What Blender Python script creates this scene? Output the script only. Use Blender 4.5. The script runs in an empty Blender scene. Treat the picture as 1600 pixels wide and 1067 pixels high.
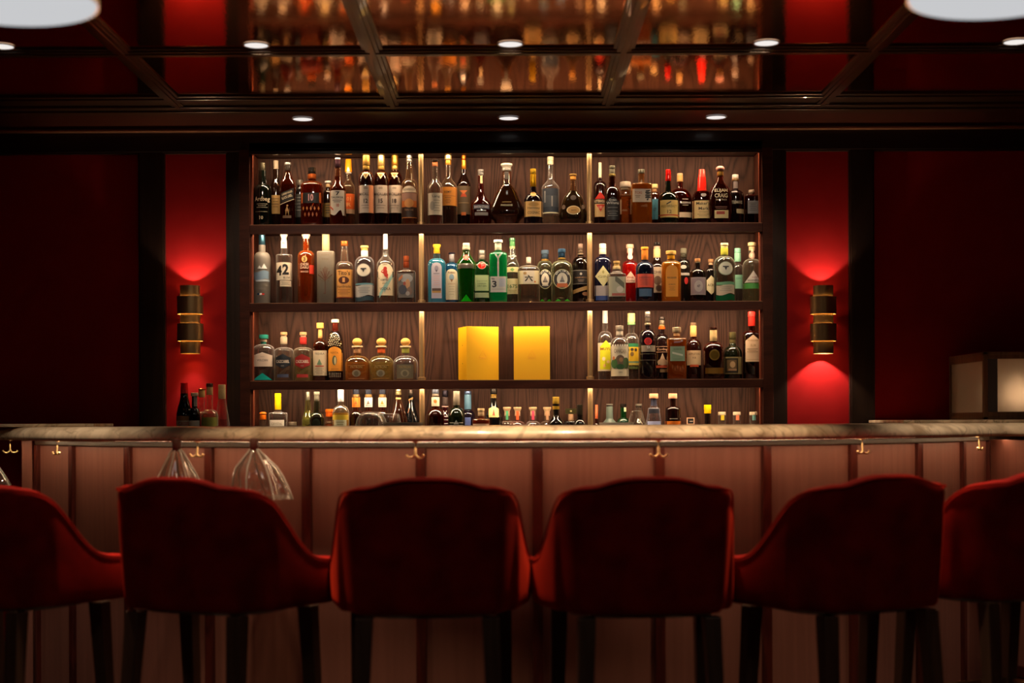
import bpy, math, random
from mathutils import Vector, Matrix, noise
random.seed(7)
S = bpy.context.scene
COL = S.collection
PI = math.pi
CAM = 1.15            # camera height
F = 2400.0            # focal length in pixels
HZ = 658.0            # horizon row
ROLL = 0.0044

def unp(px, py, z):
    """point of the place seen at a photo pixel, z metres in front of the camera"""
    dx, dy = px - 800.0, py - HZ
    return ((dx - ROLL*dy)*z/F, CAM - (dy + ROLL*dx)*z/F)

# ---------------------------------------------------------------- materials
MATS = {}
def lin(h):
    c = [int(h[i:i+2], 16)/255 for i in (0, 2, 4)]
    return tuple((v/12.92 if v <= .04045 else ((v+.055)/1.055)**2.4) for v in c) + (1,)
def pr(name, base, rough=.5, metal=0, **kw):
    m = bpy.data.materials.new(name); m.use_nodes = True
    b = m.node_tree.nodes['Principled BSDF']
    b.inputs['Base Color'].default_value = base if len(base) == 4 else tuple(base)+(1,)
    b.inputs['Roughness'].default_value = rough
    b.inputs['Metallic'].default_value = metal
    for k, v in kw.items():
        b.inputs[k.replace('_', ' ')].default_value = v
    return m
def paint(code):
    """'d8c8b0' matte, 'm:..' metal, 'g:..' glossy, 'c:..' cork"""
    if code in MATS: return MATS[code]
    k, h = (code.split(':') + [None])[:2] if ':' in code else ('p', code)
    if k == 'm': m = pr('foil_'+h, lin(h), .32, .85)
    elif k == 'g': m = pr('gloss_'+h, lin(h), .15, 0, Coat_Weight=.4)
    elif k == 'c':
        m = pr('cork_'+h, lin(h), .8); n = m.node_tree.nodes; l = m.node_tree.links
        nz = n.new('ShaderNodeTexNoise'); nz.inputs['Scale'].default_value = 260
        tc = n.new('ShaderNodeTexCoord'); l.new(tc.outputs['Object'], nz.inputs['Vector'])
        mx = n.new('ShaderNodeMixRGB'); mx.blend_type = 'MULTIPLY'; mx.inputs[0].default_value = .5
        mx.inputs[1].default_value = lin(h); l.new(nz.outputs['Fac'], mx.inputs[2])
        l.new(mx.outputs[0], n['Principled BSDF'].inputs['Base Color'])
    else: m = pr('paper_'+h, lin(h), .55)
    MATS[code] = m
    return m
def glass(h):
    """thin bottle glass: transparent tint with a fresnel gloss"""
    key = 'glass'+h
    if key in MATS: return MATS[key]
    m = bpy.data.materials.new('glass_'+h); m.use_nodes = True
    n, l = m.node_tree.nodes, m.node_tree.links; n.clear()
    out = n.new('ShaderNodeOutputMaterial'); mix = n.new('ShaderNodeMixShader')
    tr = n.new('ShaderNodeBsdfTransparent'); gl = n.new('ShaderNodeBsdfGlossy')
    lw = n.new('ShaderNodeLayerWeight'); lw.inputs['Blend'].default_value = .22
    ramp = n.new('ShaderNodeMixRGB'); c = tuple(v**.35 for v in lin(h)[:3])+(1,)
    ramp.inputs[1].default_value = c; ramp.inputs[2].default_value = (c[0]*.5, c[1]*.48, c[2]*.46, 1)
    fac = n.new('ShaderNodeMath'); fac.operation = 'POWER'; fac.inputs[1].default_value = 1.6
    l.new(lw.outputs['Facing'], fac.inputs[0]); l.new(fac.outputs[0], ramp.inputs[0])
    l.new(ramp.outputs[0], tr.inputs['Color'])
    gl.inputs['Roughness'].default_value = .035; gl.inputs['Color'].default_value = (1, 1, 1, 1)
    l2 = n.new('ShaderNodeLayerWeight'); l2.inputs['Blend'].default_value = .5
    fr = n.new('ShaderNodeMath'); fr.operation = 'POWER'; fr.inputs[1].default_value = 4.5; l.new(l2.outputs['Facing'], fr.inputs[0])
    fm = n.new('ShaderNodeMath'); fm.operation = 'MULTIPLY_ADD'; fm.inputs[1].default_value = .8; fm.inputs[2].default_value = .11
    l.new(fr.outputs[0], fm.inputs[0]); l.new(fm.outputs[0], mix.inputs[0])
    l.new(tr.outputs[0], mix.inputs[1]); l.new(gl.outputs[0], mix.inputs[2])
    df = n.new('ShaderNodeBsdfDiffuse'); df.inputs['Color'].default_value = tuple(min(1, v*1.1) for v in lin(h)[:3])+(1,)  # diffuse rim paints in the bright lines of light refracted at glass edges
    p3 = n.new('ShaderNodeMath'); p3.operation = 'POWER'; p3.inputs[1].default_value = 3.0; l.new(l2.outputs['Facing'], p3.inputs[0])
    p4 = n.new('ShaderNodeMath'); p4.operation = 'MULTIPLY_ADD'; p4.inputs[1].default_value = .38; p4.inputs[2].default_value = .02
    l.new(p3.outputs[0], p4.inputs[0]); m3 = n.new('ShaderNodeMixShader'); l.new(p4.outputs[0], m3.inputs[0])
    l.new(mix.outputs[0], m3.inputs[1]); l.new(df.outputs[0], m3.inputs[2]); l.new(m3.outputs[0], out.inputs[0])
    MATS[key] = m; return m
def liquid(h):
    key = 'liq'+h
    if key in MATS: return MATS[key]
    m = bpy.data.materials.new('liquid_'+h); m.use_nodes = True
    n, l = m.node_tree.nodes, m.node_tree.links; n.clear()
    out = n.new('ShaderNodeOutputMaterial'); mix = n.new('ShaderNodeMixShader'); c = tuple(v**.45 for v in lin(h)[:3])+(1,); mix.inputs[0].default_value = min(.85, max(.35, (c[0]+c[1]+c[2])/3*1.1-.1))
    tr = n.new('ShaderNodeBsdfTransparent'); g = n.new('ShaderNodeBsdfGlass'); g.inputs['IOR'].default_value = 1.34
    g.inputs['Roughness'].default_value = .03
    g.inputs['Color'].default_value = c; tr.inputs['Color'].default_value = tuple(v*v for v in c[:3])+(1,)
    l.new(g.outputs[0], mix.inputs[1]); l.new(tr.outputs[0], mix.inputs[2])
    r_ = [int(h[i:i+2], 16)/255 for i in (0, 2, 4)]; sat = max(r_)-min(r_)
    d = n.new('ShaderNodeBsdfDiffuse'); d.inputs['Color'].default_value = tuple(min(1, v*1.5) for v in lin(h)[:3])+(1,)
    m2 = n.new('ShaderNodeMixShader'); m2.inputs[0].default_value = max(0, min(.30, (sat-.18)*.7))
    l.new(mix.outputs[0], m2.inputs[1]); l.new(d.outputs[0], m2.inputs[2]); l.new(m2.outputs[0], out.inputs[0])
    MATS[key] = m; return m
def darkglass(h):
    key = 'dk'+h
    if key not in MATS: MATS[key] = pr('dark_glass_'+h, lin(h), .07, 0, Coat_Weight=.6, IOR=1.6)
    return MATS[key]
def frost(h):
    key = 'fr'+h
    if key not in MATS: MATS[key] = pr('frosted_'+h, lin(h), .42, 0, Transmission_Weight=.35)
    return MATS[key]
def body_mat(code):
    k, h = code.split(':')
    return {'t': glass, 'd': darkglass, 'f': frost}[k](h)

def woodmat(name, c1, c2, rough, scale=(4, 4, .5), rings=14, coat=0., spec=.5, axis='Z', fine=.25, thin=False):
    m = pr(name, c1, rough, 0, Coat_Weight=coat, Coat_Roughness=.12, Specular_IOR_Level=spec)
    n, l = m.node_tree.nodes, m.node_tree.links; b = n['Principled BSDF']
    tc = n.new('ShaderNodeTexCoord'); mp = n.new('ShaderNodeMapping')
    mp.inputs['Scale'].default_value = scale if axis == 'Z' else (scale[2], scale[0], scale[1])
    l.new(tc.outputs['Object'], mp.inputs['Vector'])
    nz = n.new('ShaderNodeTexNoise'); nz.inputs['Scale'].default_value = 1; nz.inputs['Detail'].default_value = 1.5
    l.new(mp.outputs[0], nz.inputs['Vector'])
    mu = n.new('ShaderNodeMath'); mu.operation = 'MULTIPLY'; mu.inputs[1].default_value = rings*2*PI
    l.new(nz.outputs['Fac'], mu.inputs[0])
    sn = n.new('ShaderNodeMath'); sn.operation = 'SINE'; l.new(mu.outputs[0], sn.inputs[0])
    if thin:
        th = n.new('ShaderNodeMath'); th.operation = 'MULTIPLY_ADD'; th.inputs[1].default_value = .5; th.inputs[2].default_value = .5; l.new(sn.outputs[0], th.inputs[0])
        tp = n.new('ShaderNodeMath'); tp.operation = 'POWER'; tp.inputs[1].default_value = .45; l.new(th.outputs[0], tp.inputs[0])
        sn = n.new('ShaderNodeMath'); sn.operation = 'MULTIPLY_ADD'; sn.inputs[1].default_value = 2.6; sn.inputs[2].default_value = -1.35; l.new(tp.outputs[0], sn.inputs[0])
    n2 = n.new('ShaderNodeTexNoise'); n2.inputs['Scale'].default_value = 34; n2.inputs['Detail'].default_value = 3
    l.new(mp.outputs[0], n2.inputs['Vector'])
    ad = n.new('ShaderNodeMath'); ad.operation = 'MULTIPLY_ADD'; ad.inputs[1].default_value = .32; ad.inputs[2].default_value = .5
    l.new(sn.outputs[0], ad.inputs[0])
    mr = n.new('ShaderNodeMapRange'); mr.inputs['To Min'].default_value = -fine; mr.inputs['To Max'].default_value = fine
    mr.inputs['From Min'].default_value = .3; mr.inputs['From Max'].default_value = .7
    l.new(n2.outputs['Fac'], mr.inputs['Value'])
    su = n.new('ShaderNodeMath'); su.operation = 'ADD'; su.use_clamp = True
    l.new(ad.outputs[0], su.inputs[0]); l.new(mr.outputs[0], su.inputs[1])
    mx = n.new('ShaderNodeMixRGB'); mx.inputs[1].default_value = tuple(c1)[:3]+(1,); mx.inputs[2].default_value = tuple(c2)[:3]+(1,)
    l.new(su.outputs[0], mx.inputs[0]); l.new(mx.outputs[0], b.inputs['Base Color'])
    bp = n.new('ShaderNodeBump'); bp.inputs['Strength'].default_value = .06; bp.inputs['Distance'].default_value = .002
    l.new(su.outputs[0], bp.inputs['Height']); l.new(bp.outputs[0], b.inputs['Normal'])
    return m

M_BACKWOOD = woodmat('oak_back_panel', (.021, .0085, .005), (.068, .029, .0175), .55, (5.0, 5.0, .42), 38, fine=.22, spec=.12, thin=True)
M_SHELFWOOD = woodmat('stained_oak_shelf', (.050, .013, .007), (.085, .023, .012), .5, (5, 5, .6), 9, coat=.0, spec=.15, axis='X')
M_DARKWOOD = woodmat('dark_walnut_trim', (.020, .009, .0055), (.034, .016, .010), .4, (8, 8, .6), 8, coat=.12, spec=.3)
M_DARKWOODX = woodmat('dark_walnut_rail', (.018, .009, .006), (.03, .015, .010), .35, (8, 8, .6), 8, coat=.25, axis='X')
M_PANELWOOD = woodmat('rosewood_bar_panel', (.235, .088, .062), (.285, .108, .076), .5, (14, 14, .6), 5, coat=.15, fine=.18)
M_BATTEN = woodmat('red_stained_batten', (.045, .007, .005), (.11, .018, .010), .35, (20, 20, 3), 4, coat=.3)
M_LEG = woodmat('stool_leg_wood', (.07, .034, .02), (.11, .055, .033), .4, (20, 20, 1), 4, coat=.2)
M_SOFFIT = pr('lacquered_soffit', (.085, .022, .012), .35, 0, Coat_Weight=.3)
M_BEAM = pr('bronze_beam', (.085, .045, .022), .32, .25, Coat_Weight=.3)
M_BRASS = pr('brushed_brass', (.58, .38, .18), .42, .85)
M_DKBRASS = pr('antique_bronze', (.50, .33, .16), .33, .9)
M_HOOK = pr('polished_brass_hook', (.95, .66, .32), .38, .6)
M_FLOOR = woodmat('dark_floor_boards', (.03, .015, .01), (.06, .03, .018), .3, (6, 6, .5), 6, axis='X')

def mk_marble():
    m = pr('cream_marble', (.6, .5, .38), .3, 0, Coat_Weight=.25)
    n, l = m.node_tree.nodes, m.node_tree.links; b = n['Principled BSDF']
    tc = n.new('ShaderNodeTexCoord')
    nz = n.new('ShaderNodeTexNoise'); nz.inputs['Scale'].default_value = 9; nz.inputs['Detail'].default_value = 8; nz.inputs['Distortion'].default_value = 1.2
    n2 = n.new('ShaderNodeTexNoise'); n2.inputs['Scale'].default_value = 3; n2.inputs['Detail'].default_value = 5; n2.inputs['Distortion'].default_value = 2.5
    l.new(tc.outputs['Object'], nz.inputs['Vector']); l.new(tc.outputs['Object'], n2.inputs['Vector'])
    r = n.new('ShaderNodeValToRGB'); r.color_ramp.elements[0].position = .32; r.color_ramp.elements[0].color = (.50, .34, .20, 1)
    r.color_ramp.elements[1].position = .6; r.color_ramp.elements[1].color = (.92, .70, .46, 1)
    l.new(nz.outputs['Fac'], r.inputs[0])
    r2 = n.new('ShaderNodeValToRGB'); r2.color_ramp.elements[0].position = .485; r2.color_ramp.elements[0].color = (1, 1, 1, 1)
    r2.color_ramp.elements[1].position = .515; r2.color_ramp.elements[1].color = (1, 1, 1, 1)
    e = r2.color_ramp.elements.new(.5); e.color = (.45, .40, .33, 1)
    l.new(n2.outputs['Fac'], r2.inputs[0])
    mx = n.new('ShaderNodeMixRGB'); mx.blend_type = 'MULTIPLY'; mx.inputs[0].default_value = .8
    l.new(r.outputs[0], mx.inputs[1]); l.new(r2.outputs[0], mx.inputs[2]); l.new(mx.outputs[0], b.inputs['Base Color'])
    return m
M_MARBLE = mk_marble()

def mk_velvet(name, c1, c2, sheen):
    m = pr(name, c1, .8, 0, Sheen_Weight=sheen, Sheen_Roughness=.45, Sheen_Tint=(1, .055, .02, 1), Specular_IOR_Level=.1)
    n, l = m.node_tree.nodes, m.node_tree.links; b = n['Principled BSDF']
    tc = n.new('ShaderNodeTexCoord'); nz = n.new('ShaderNodeTexNoise'); nz.inputs['Scale'].default_value = 9; nz.inputs['Detail'].default_value = 3
    l.new(tc.outputs['Object'], nz.inputs['Vector'])
    mr = n.new('ShaderNodeMapRange'); mr.inputs['From Min'].default_value = .35; mr.inputs['From Max'].default_value = .65
    l.new(nz.outputs['Fac'], mr.inputs['Value'])
    mx = n.new('ShaderNodeMixRGB'); mx.inputs[1].default_value = tuple(c1)+(1,); mx.inputs[2].default_value = tuple(c2)+(1,)
    l.new(mr.outputs[0], mx.inputs[0]); l.new(mx.outputs[0], b.inputs['Base Color'])
    return m
M_VELVET = mk_velvet('red_velvet', (.19, .003, .0025), (.33, .007, .004), .55)
M_REDWALL = mk_velvet('red_wall_fabric', (.40, .010, .011), (.44, .012, .013), .0)

def mk_ceiling():
    m = bpy.data.materials.new('lacquered_ceiling'); m.use_nodes = True
    n, l = m.node_tree.nodes, m.node_tree.links; b = n['Principled BSDF']
    b.inputs['Base Color'].default_value = (1.0, .50, .19, 1); b.inputs['Metallic'].default_value = 1
    b.inputs['Roughness'].default_value = .065
    tc = n.new('ShaderNodeTexCoord'); mp = n.new('ShaderNodeMapping'); mp.inputs['Scale'].default_value = (16, 5, 1)
    nz = n.new('ShaderNodeTexNoise'); nz.inputs['Scale'].default_value = 7; nz.inputs['Detail'].default_value = 3
    l.new(tc.outputs['Object'], mp.inputs['Vector']); l.new(mp.outputs[0], nz.inputs['Vector'])
    bp = n.new('ShaderNodeBump'); bp.inputs['Strength'].default_value = .09; bp.inputs['Distance'].default_value = .002
    l.new(nz.outputs['Fac'], bp.inputs['Height']); l.new(bp.outputs[0], b.inputs['Normal'])
    return m
M_CEIL = mk_ceiling()

def emis(name, c, s):
    m = bpy.data.materials.new(name); m.use_nodes = True
    n, l = m.node_tree.nodes, m.node_tree.links; n.clear()
    o = n.new('ShaderNodeOutputMaterial'); e = n.new('ShaderNodeEmission')
    e.inputs['Color'].default_value = tuple(c)+(1,); e.inputs['Strength'].default_value = s
    l.new(e.outputs[0], o.inputs[0]); return m

# ---------------------------------------------------------------- mesh helpers
class MB:
    def __init__(s): s.v, s.f, s.m, s.sm = [], [], [], []
    def add(s, vs, fs, mi=0, smooth=False):
        o = len(s.v); s.v += [tuple(p) for p in vs]
        for f in fs: s.f.append([o+i for i in f]); s.m.append(mi); s.sm.append(smooth)
    def box(s, x0, x1, y0, y1, z0, z1, mi=0, M=None):
        vs = [(x, y, z) for z in (z0, z1) for y in (y0, y1) for x in (x0, x1)]
        if M: vs = [M @ Vector(p) for p in vs]
        s.add(vs, [(0,2,3,1), (4,5,7,6), (0,1,5,4), (2,6,7,3), (0,4,6,2), (1,3,7,5)], mi)
    def rings(s, R, mi=0, smooth=True, cap0=True, cap1=True, closed=True):
        n = len(R[0]); vs = [p for r in R for p in r]; fs = []
        for i in range(len(R)-1):
            for j in range(n if closed else n-1):
                a, b = i*n+j, i*n+(j+1) % n
                fs.append((a, b, b+n, a+n))
        o = len(s.v); s.add(vs, fs, mi, smooth)
        if cap0: s.f.append([o+i for i in range(n)][::-1]); s.m.append(mi); s.sm.append(False)
        if cap1: s.f.append([o+(len(R)-1)*n+i for i in range(n)]); s.m.append(mi); s.sm.append(False)
    def lathe(s, prof, seg=24, mi=0, c=(0, 0), smooth=True, n=2., dr=1., caps=True):
        R = []
        for r, z in prof:
            R.append([(c[0]+x*r, c[1]+y*r*dr, z) for x, y in sup(seg, n)])
        s.rings(R, mi, smooth, caps, caps)
    def tube(s, pts, r, seg=8, mi=0, closed=False):
        pts = [Vector(p) for p in pts]; R = []
        up = Vector((0, 0, 1)); N = len(pts)
        for i, p in enumerate(pts):
            a = pts[(i-1) % N] if (closed or i > 0) else p; b = pts[(i+1) % N] if (closed or i < N-1) else p
            t = (b-a).normalized()
            u = t.cross(up)
            if u.length < .05: u = t.cross(Vector((0, 1, 0)))
            u.normalize(); w = u.cross(t)
            rr = r[i] if isinstance(r, (list, tuple)) else r
            R.append([p+(u*math.cos(k*2*PI/seg)+w*math.sin(k*2*PI/seg))*rr for k in range(seg)])
        if closed: R.append(R[0])
        s.rings(R, mi, True, not closed, not closed)
    def build(s, name, mats, parent=None, loc=None, bevel=0, shade=None):
        me = bpy.data.meshes.new(name); me.from_pydata(s.v, [], s.f)
        if not isinstance(mats, (list, tuple)): mats = [mats]
        for m in mats: me.materials.append(m)
        me.polygons.foreach_set('material_index', s.m); me.polygons.foreach_set('use_smooth', s.sm)
        me.update()
        import bmesh
        bm = bmesh.new(); bm.from_mesh(me); bmesh.ops.recalc_face_normals(bm, faces=bm.faces); bm.to_mesh(me); bm.free()
        if any(s.sm): me.set_sharp_from_angle(angle=math.radians(38))
        o = bpy.data.objects.new(name, me); COL.objects.link(o)
        if parent: o.parent = parent
        if loc: o.location = loc
        if bevel:
            b = o.modifiers.new('b', 'BEVEL'); b.width = bevel; b.segments = 2; b.limit_method = 'ANGLE'
        return o
SUPC = {}
def sup(seg, n):
    k = (seg, round(n, 2))
    if k not in SUPC:
        out = []
        for i in range(seg):
            a = 2*PI*(i+.5)/seg; c, s_ = math.cos(a), math.sin(a)
            d = (abs(c)**n+abs(s_)**n)**(-1/n); out.append((c*d, s_*d))
        SUPC[k] = out
    return SUPC[k]
def tag(o, label, cat, group=None, kind=None):
    if label: o['label'] = label
    if cat: o['category'] = cat
    if group: o['group'] = group
    if kind: o['kind'] = kind
    return o
def thing(name, label, cat, loc, rz=0, group=None):
    o = bpy.data.objects.new(name, None); COL.objects.link(o); o.location = loc; o.rotation_euler = (0, 0, rz)
    o.empty_display_size = .05
    return tag(o, label, cat, group)
def struct(o): o['kind'] = 'structure'; return o
def boxobj(name, x0, x1, y0, y1, z0, z1, mat, parent=None, bevel=0):
    b = MB(); b.box(x0, x1, y0, y1, z0, z1); return b.build(name, mat, parent, bevel=bevel)
def area(name, loc, rot, sx, sy, power, color, spread=180):
    d = bpy.data.lights.new(name, 'AREA'); d.shape = 'RECTANGLE'; d.size = sx; d.size_y = sy
    d.energy = power; d.color = color; d.spread = math.radians(spread)
    o = bpy.data.objects.new(name, d); COL.objects.link(o); o.location = loc; o.rotation_euler = rot; return o
def spot(name, loc, rot, power, color, size, blend=.5, rad=.02):
    d = bpy.data.lights.new(name, 'SPOT'); d.energy = power; d.color = color; d.spot_size = math.radians(size)
    d.spot_blend = blend; d.shadow_soft_size = rad
    o = bpy.data.objects.new(name, d); COL.objects.link(o); o.location = loc; o.rotation_euler = rot; return o
WARM = (1, .70, .44)
SOFT = (1, .80, .60)
# ---------------------------------------------------------------- room
ZW = 6.75; ZB = 6.97
def wx(px, z=ZW): return (px-800)*z/F
def wh(py, z=ZW): return CAM + (HZ-py)*z/F
XL, XR = wx(392), wx(1192)
H_CEIL = CAM+1.314
H_TOPOPEN = wh(240); H_COUNT = wh(715)
struct(boxobj('floor', -4.2, 4.2, -1.2, 7.1, -.05, 0, M_FLOOR))
struct(boxobj('ceiling', -4.2, 4.2, -1.2, 6.42, H_CEIL, H_CEIL+.05, M_CEIL))
struct(boxobj('wall_left', -4.3, -4.2, -1.2, 7.1, 0, H_CEIL+.05, M_REDWALL))
struct(boxobj('wall_right', 4.2, 4.3, -1.2, 7.1, 0, H_CEIL+.05, M_REDWALL))
struct(boxobj('wall_front', -4.2, 4.2, -1.3, -1.2, 0, H_CEIL+.05, M_DARKWOOD))
# back wall: red fabric panels set 2 cm behind walnut stiles and rails
wb = MB()
wb.box(-4.2, XL-.02, ZW+.02, ZW+.12, 0, wh(203)); wb.box(XR+.02, 4.2, ZW+.02, ZW+.12, 0, wh(203))
wb.box(XL-.02, XR+.02, ZB+.03, ZB+.12, 0, wh(203))
struct(wb.build('wall_back', M_REDWALL))
tn = [0]
def trim(mb, mat, bevel=.002):
    tn[0] += 1
    return struct(mb.build('trim_%d' % tn[0], mat, bevel=bevel))
for a, b in ((220, 257), (357, 386), (1198, 1228), (1330, 1365)):
    m = MB(); m.box(wx(a), wx(b), ZW-.01, ZW+.02, .18, wh(236)); trim(m, M_DARKWOOD)
m = MB(); m.box(-4.2, 4.2, ZW-.012, ZW+.02, wh(236), wh(206)); trim(m, M_DARKWOODX)
# thin bead round each red panel
for a, b in ((-330, 220), (257, 357), (1228, 1330), (1365, 1900)):
    m = MB(); z0, z1 = .182, wh(236); t = .006
    m.box(wx(a), wx(b), ZW-.004, ZW+.02, z1-t, z1); m.box(wx(a), wx(b), ZW-.004, ZW+.02, z0, z0+t)
    m.box(wx(a), wx(a)+t, ZW-.004, ZW+.02, z0+t, z1-t); m.box(wx(b)-t, wx(b), ZW-.004, ZW+.02, z0+t, z1-t)
    trim(m, M_DARKWOODX, .0015)
# skirting
m = MB(); m.box(-4.2, 4.2, ZW-.02, ZW+.02, 0, .165); m.box(-4.2, 4.2, ZW-.028, ZW+.02, .165, .18); m.box(-4.2, 4.2, ZW-.034, ZW+.02, 0, .09)
struct(m.build('baseboard_back', M_DARKWOODX, bevel=.004))
# soffit, cornice
hs = CAM+1.290
m = MB(); m.box(-4.2, 4.2, 6.42, 6.675, hs, hs+.07); trim(m, M_SOFFIT)
m = MB(); m.box(-4.2, 4.2, 6.675, 6.87, hs+.02, hs+.07); trim(m, M_DARKWOODX)
m = MB(); m.box(-4.2, 4.2, ZW-.045, ZW+.12, wh(206), wh(203.2)+.004); m.box(-4.2, 4.2, ZW-.03, ZW+.12, wh(203)+.004, hs+.021); trim(m, pr('cornice_catchlight', (.34, .15, .08), .3, 0, Coat_Weight=.3), .003)  # lighter colour stands in for soffit light caught along the cornice
# ceiling grid of flat bronze mouldings
def beam_x(y, w):
    m = MB(); z = H_CEIL
    m.box(-4.2, 4.2, y-w/2, y+w/2, z-.006, z); m.box(-4.2, 4.2, y-w*.34, y+w*.34, z-.012, z-.005); m.box(-4.2, 4.2, y-w*.15, y+w*.15, z-.017, z-.011)
    return trim(m, M_BEAM)
def beam_y(x, w):
    m = MB(); z = H_CEIL
    m.box(x-w/2, x+w/2, -1.2, 6.4, z-.0075, z); m.box(x-w*.34, x+w*.34, -1.2, 6.4, z-.0135, z-.006); m.box(x-w*.14, x+w*.14, -1.2, 6.4, z-.0185, z-.012)
    return trim(m, M_BEAM)
for k in range(6): beam_x(5.44-.895*k, .105)
m = MB(); z = H_CEIL
m.box(-4.2, 4.2, 6.17, 6.44, z-.007, z+.01); m.box(-4.2, 4.2, 6.20, 6.25, z-.013, z); m.box(-4.2, 4.2, 6.33, 6.44, z-.018, z); m.box(-4.2, 4.2, 6.38, 6.44, z-.026, z)
trim(m, M_BEAM)
for k in range(-2, 6): beam_y(-1.372+.886*k, .075)

# recessed downlights
M_DOWN = emis('downlight_glow', (1, .93, .88), .92)
M_RIM = pr('white_rim', (.5, .42, .36), .4)
def downlight(px, y, h, r, label, power, group, tilt=0, cone=100, lc=SOFT, pan=0):
    t = thing('downlight', label, 'ceiling light', ((px-800)*y/F, y, h), 0, group)
    a = MB(); a.lathe([(r, -.001), (r*1.0, -.004), (r*.88, -.004), (r*.86, -.001)], 32, caps=False); a.build('rim', M_RIM, t)
    d = MB(); d.lathe([(r*.9, -.001), (r*.9, -.0025), (.0001, -.0025)], 32); d.build('diffuser', M_DOWN, t)
    if power: spot('downlight_beam', (t.location.x, y, h-.012), (math.radians(tilt), 0, math.radians(pan)), power, lc, cone, .9, r*.8)
for px, s_ in ((5, 'above the far end of the counter beside the globe pendant'), (403, 'over the first shelf bay and the folded clear ornament'), (800, 'over the middle of the shelving'), (1200, 'over the last shelf bay'), (1590, 'above the small glass display case')):
    downlight(px, 5.345, H_CEIL, .047, 'round recessed ceiling spotlight '+s_, 46 if 100 < px < 1500 else 55, 'round downlights in the panelled ceiling', 60 if 100 < px < 1500 else 9, 55, SOFT, {403: -4, 1200: 10}.get(px, 0))
for i in range(6):
    px = 800+(i-2.5)*390*.84
    downlight(px, 4.70, H_CEIL, .047, 'round recessed spotlight above the stools, %s in its row' % ['first', 'second', 'third', 'fourth', 'fifth', 'sixth'][i], 104, 'round downlights in the panelled ceiling', 0, 50, (1, .72, .46))
for x_, s_ in ((-2.9, 'over the open gap end of the bar'), (2.9, 'over the end of the bar past the display case')):
    downlight(800+x_*F/4.9, 4.9, H_CEIL, .047, 'round recessed ceiling spotlight '+s_, 26, 'round downlights in the panelled ceiling', 18, 80)
for px, s_ in ((475, 'over the whisky end of the shelves'), (797, 'over the stemmed decanter'), (1121, 'over the bourbon end of the shelves')):
    downlight(px, 6.53, hs, .047, 'small flush spotlight in the dark soffit '+s_, 3.5, 'downlights in the soffit above the shelves')

# ---------------------------------------------------------------- shelving niche
sh = thing('back_bar_shelving', 'dark oak open shelving with lit bays set into the red wall', 'shelving', ((XL+XR)/2, ZW, 0))
def rel(mb): 
    lx, ly = sh.location.x, sh.location.y
    mb.v = [(x-lx, y-ly, z) for x, y, z in mb.v]; return mb
SX = [(350.0, 364.3), (472.2, 485.8), (593.6, 607.2)]
SHELF_H = {1: wh(350), 2: wh(472.2), 3: wh(593.6), 4: H_COUNT}
m = MB(); m.box(XL-.02, XR+.02, ZB, ZB+.03, H_COUNT-.02, H_TOPOPEN+.02); rel(m).build('back_panel', M_BACKWOOD, sh)
for x0, x1 in ((XL-.045, XL), (XR, XR+.045)):
    m = MB(); m.box(x0, x1, ZW-.014, ZB, H_COUNT-.0, H_TOPOPEN+.02); rel(m).build('side_panel', M_SHELFWOOD, sh, bevel=.002)
m = MB(); m.box(XL, XR, ZW-.012, ZB, H_TOPOPEN+.022, H_TOPOPEN+.05); m.box(XL, XR, ZW-.012, ZW+.012, H_TOPOPEN, H_TOPOPEN+.023); rel(m).build('top_panel', M_DARKWOODX, sh, bevel=.001)
for a, b in SX:
    m = MB(); m.box(XL, XR, ZW-.004, ZB, wh(a)-.022, wh(a)); m.box(XL, XR, ZW-.012, ZW+.010, wh(b), wh(a)); rel(m).build('shelf', M_SHELFWOOD, sh, bevel=.0015)
    m = MB(); m.box(XL, XR, ZW-.0135, ZW-.0115, wh(a)-.0024, wh(a)+.0004); rel(m).build('shelf_glint', paint('g:a87c60'), sh)  # pale strip painted in as the highlight along the shelf's top front edge
M_LED = emis('led_tape', (1, .78, .52), 2.0)
tops = [H_TOPOPEN+.022, wh(350)-.022, wh(472.2)-.022, wh(593.6)-.022]
PW = [10.5, 8.5, 9, 7]
for h, p in zip(tops, PW):
    area('shelf_light', ((XL+XR)/2, ZW+.022, h-.004), (math.radians(32), 0, 0), XR-XL-.05, .012, p, WARM, 160)
bounds = [H_TOPOPEN, wh(364.3), wh(485.8), wh(607.2)]; floors = [wh(350), wh(472.2), wh(593.6), H_COUNT]
tt = [H_TOPOPEN+.022, wh(350)-.022, wh(472.2)-.022, wh(593.6)-.022]
for px in (659.5, 922.5):
    for b_, f_ in zip(tt, floors):
        x = wx(px, 6.79)
        m = MB(); m.lathe([(.0115, f_+.016), (.0115, b_)], 20, c=(x, 6.795)); p = rel(m).build('brass_post', M_BRASS, sh)
        m = MB(); m.lathe([(.017, f_), (.017, f_+.014), (.012, f_+.016)], 20, c=(x, 6.795)); rel(m).build('post_foot', M_BRASS, p)
for px in (394.2, 1189.8):
    for b_, f_ in zip(tt, floors):
        m = MB(); x = wx(px); m.box(x-.004, x+.004, ZW+.012, ZW+.03, f_, b_); rel(m).build('edge_strip', pr('red_edge', (.35, .08, .035), .4, .3), sh)  # slim red-brown strip up each inner side of the niche
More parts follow.
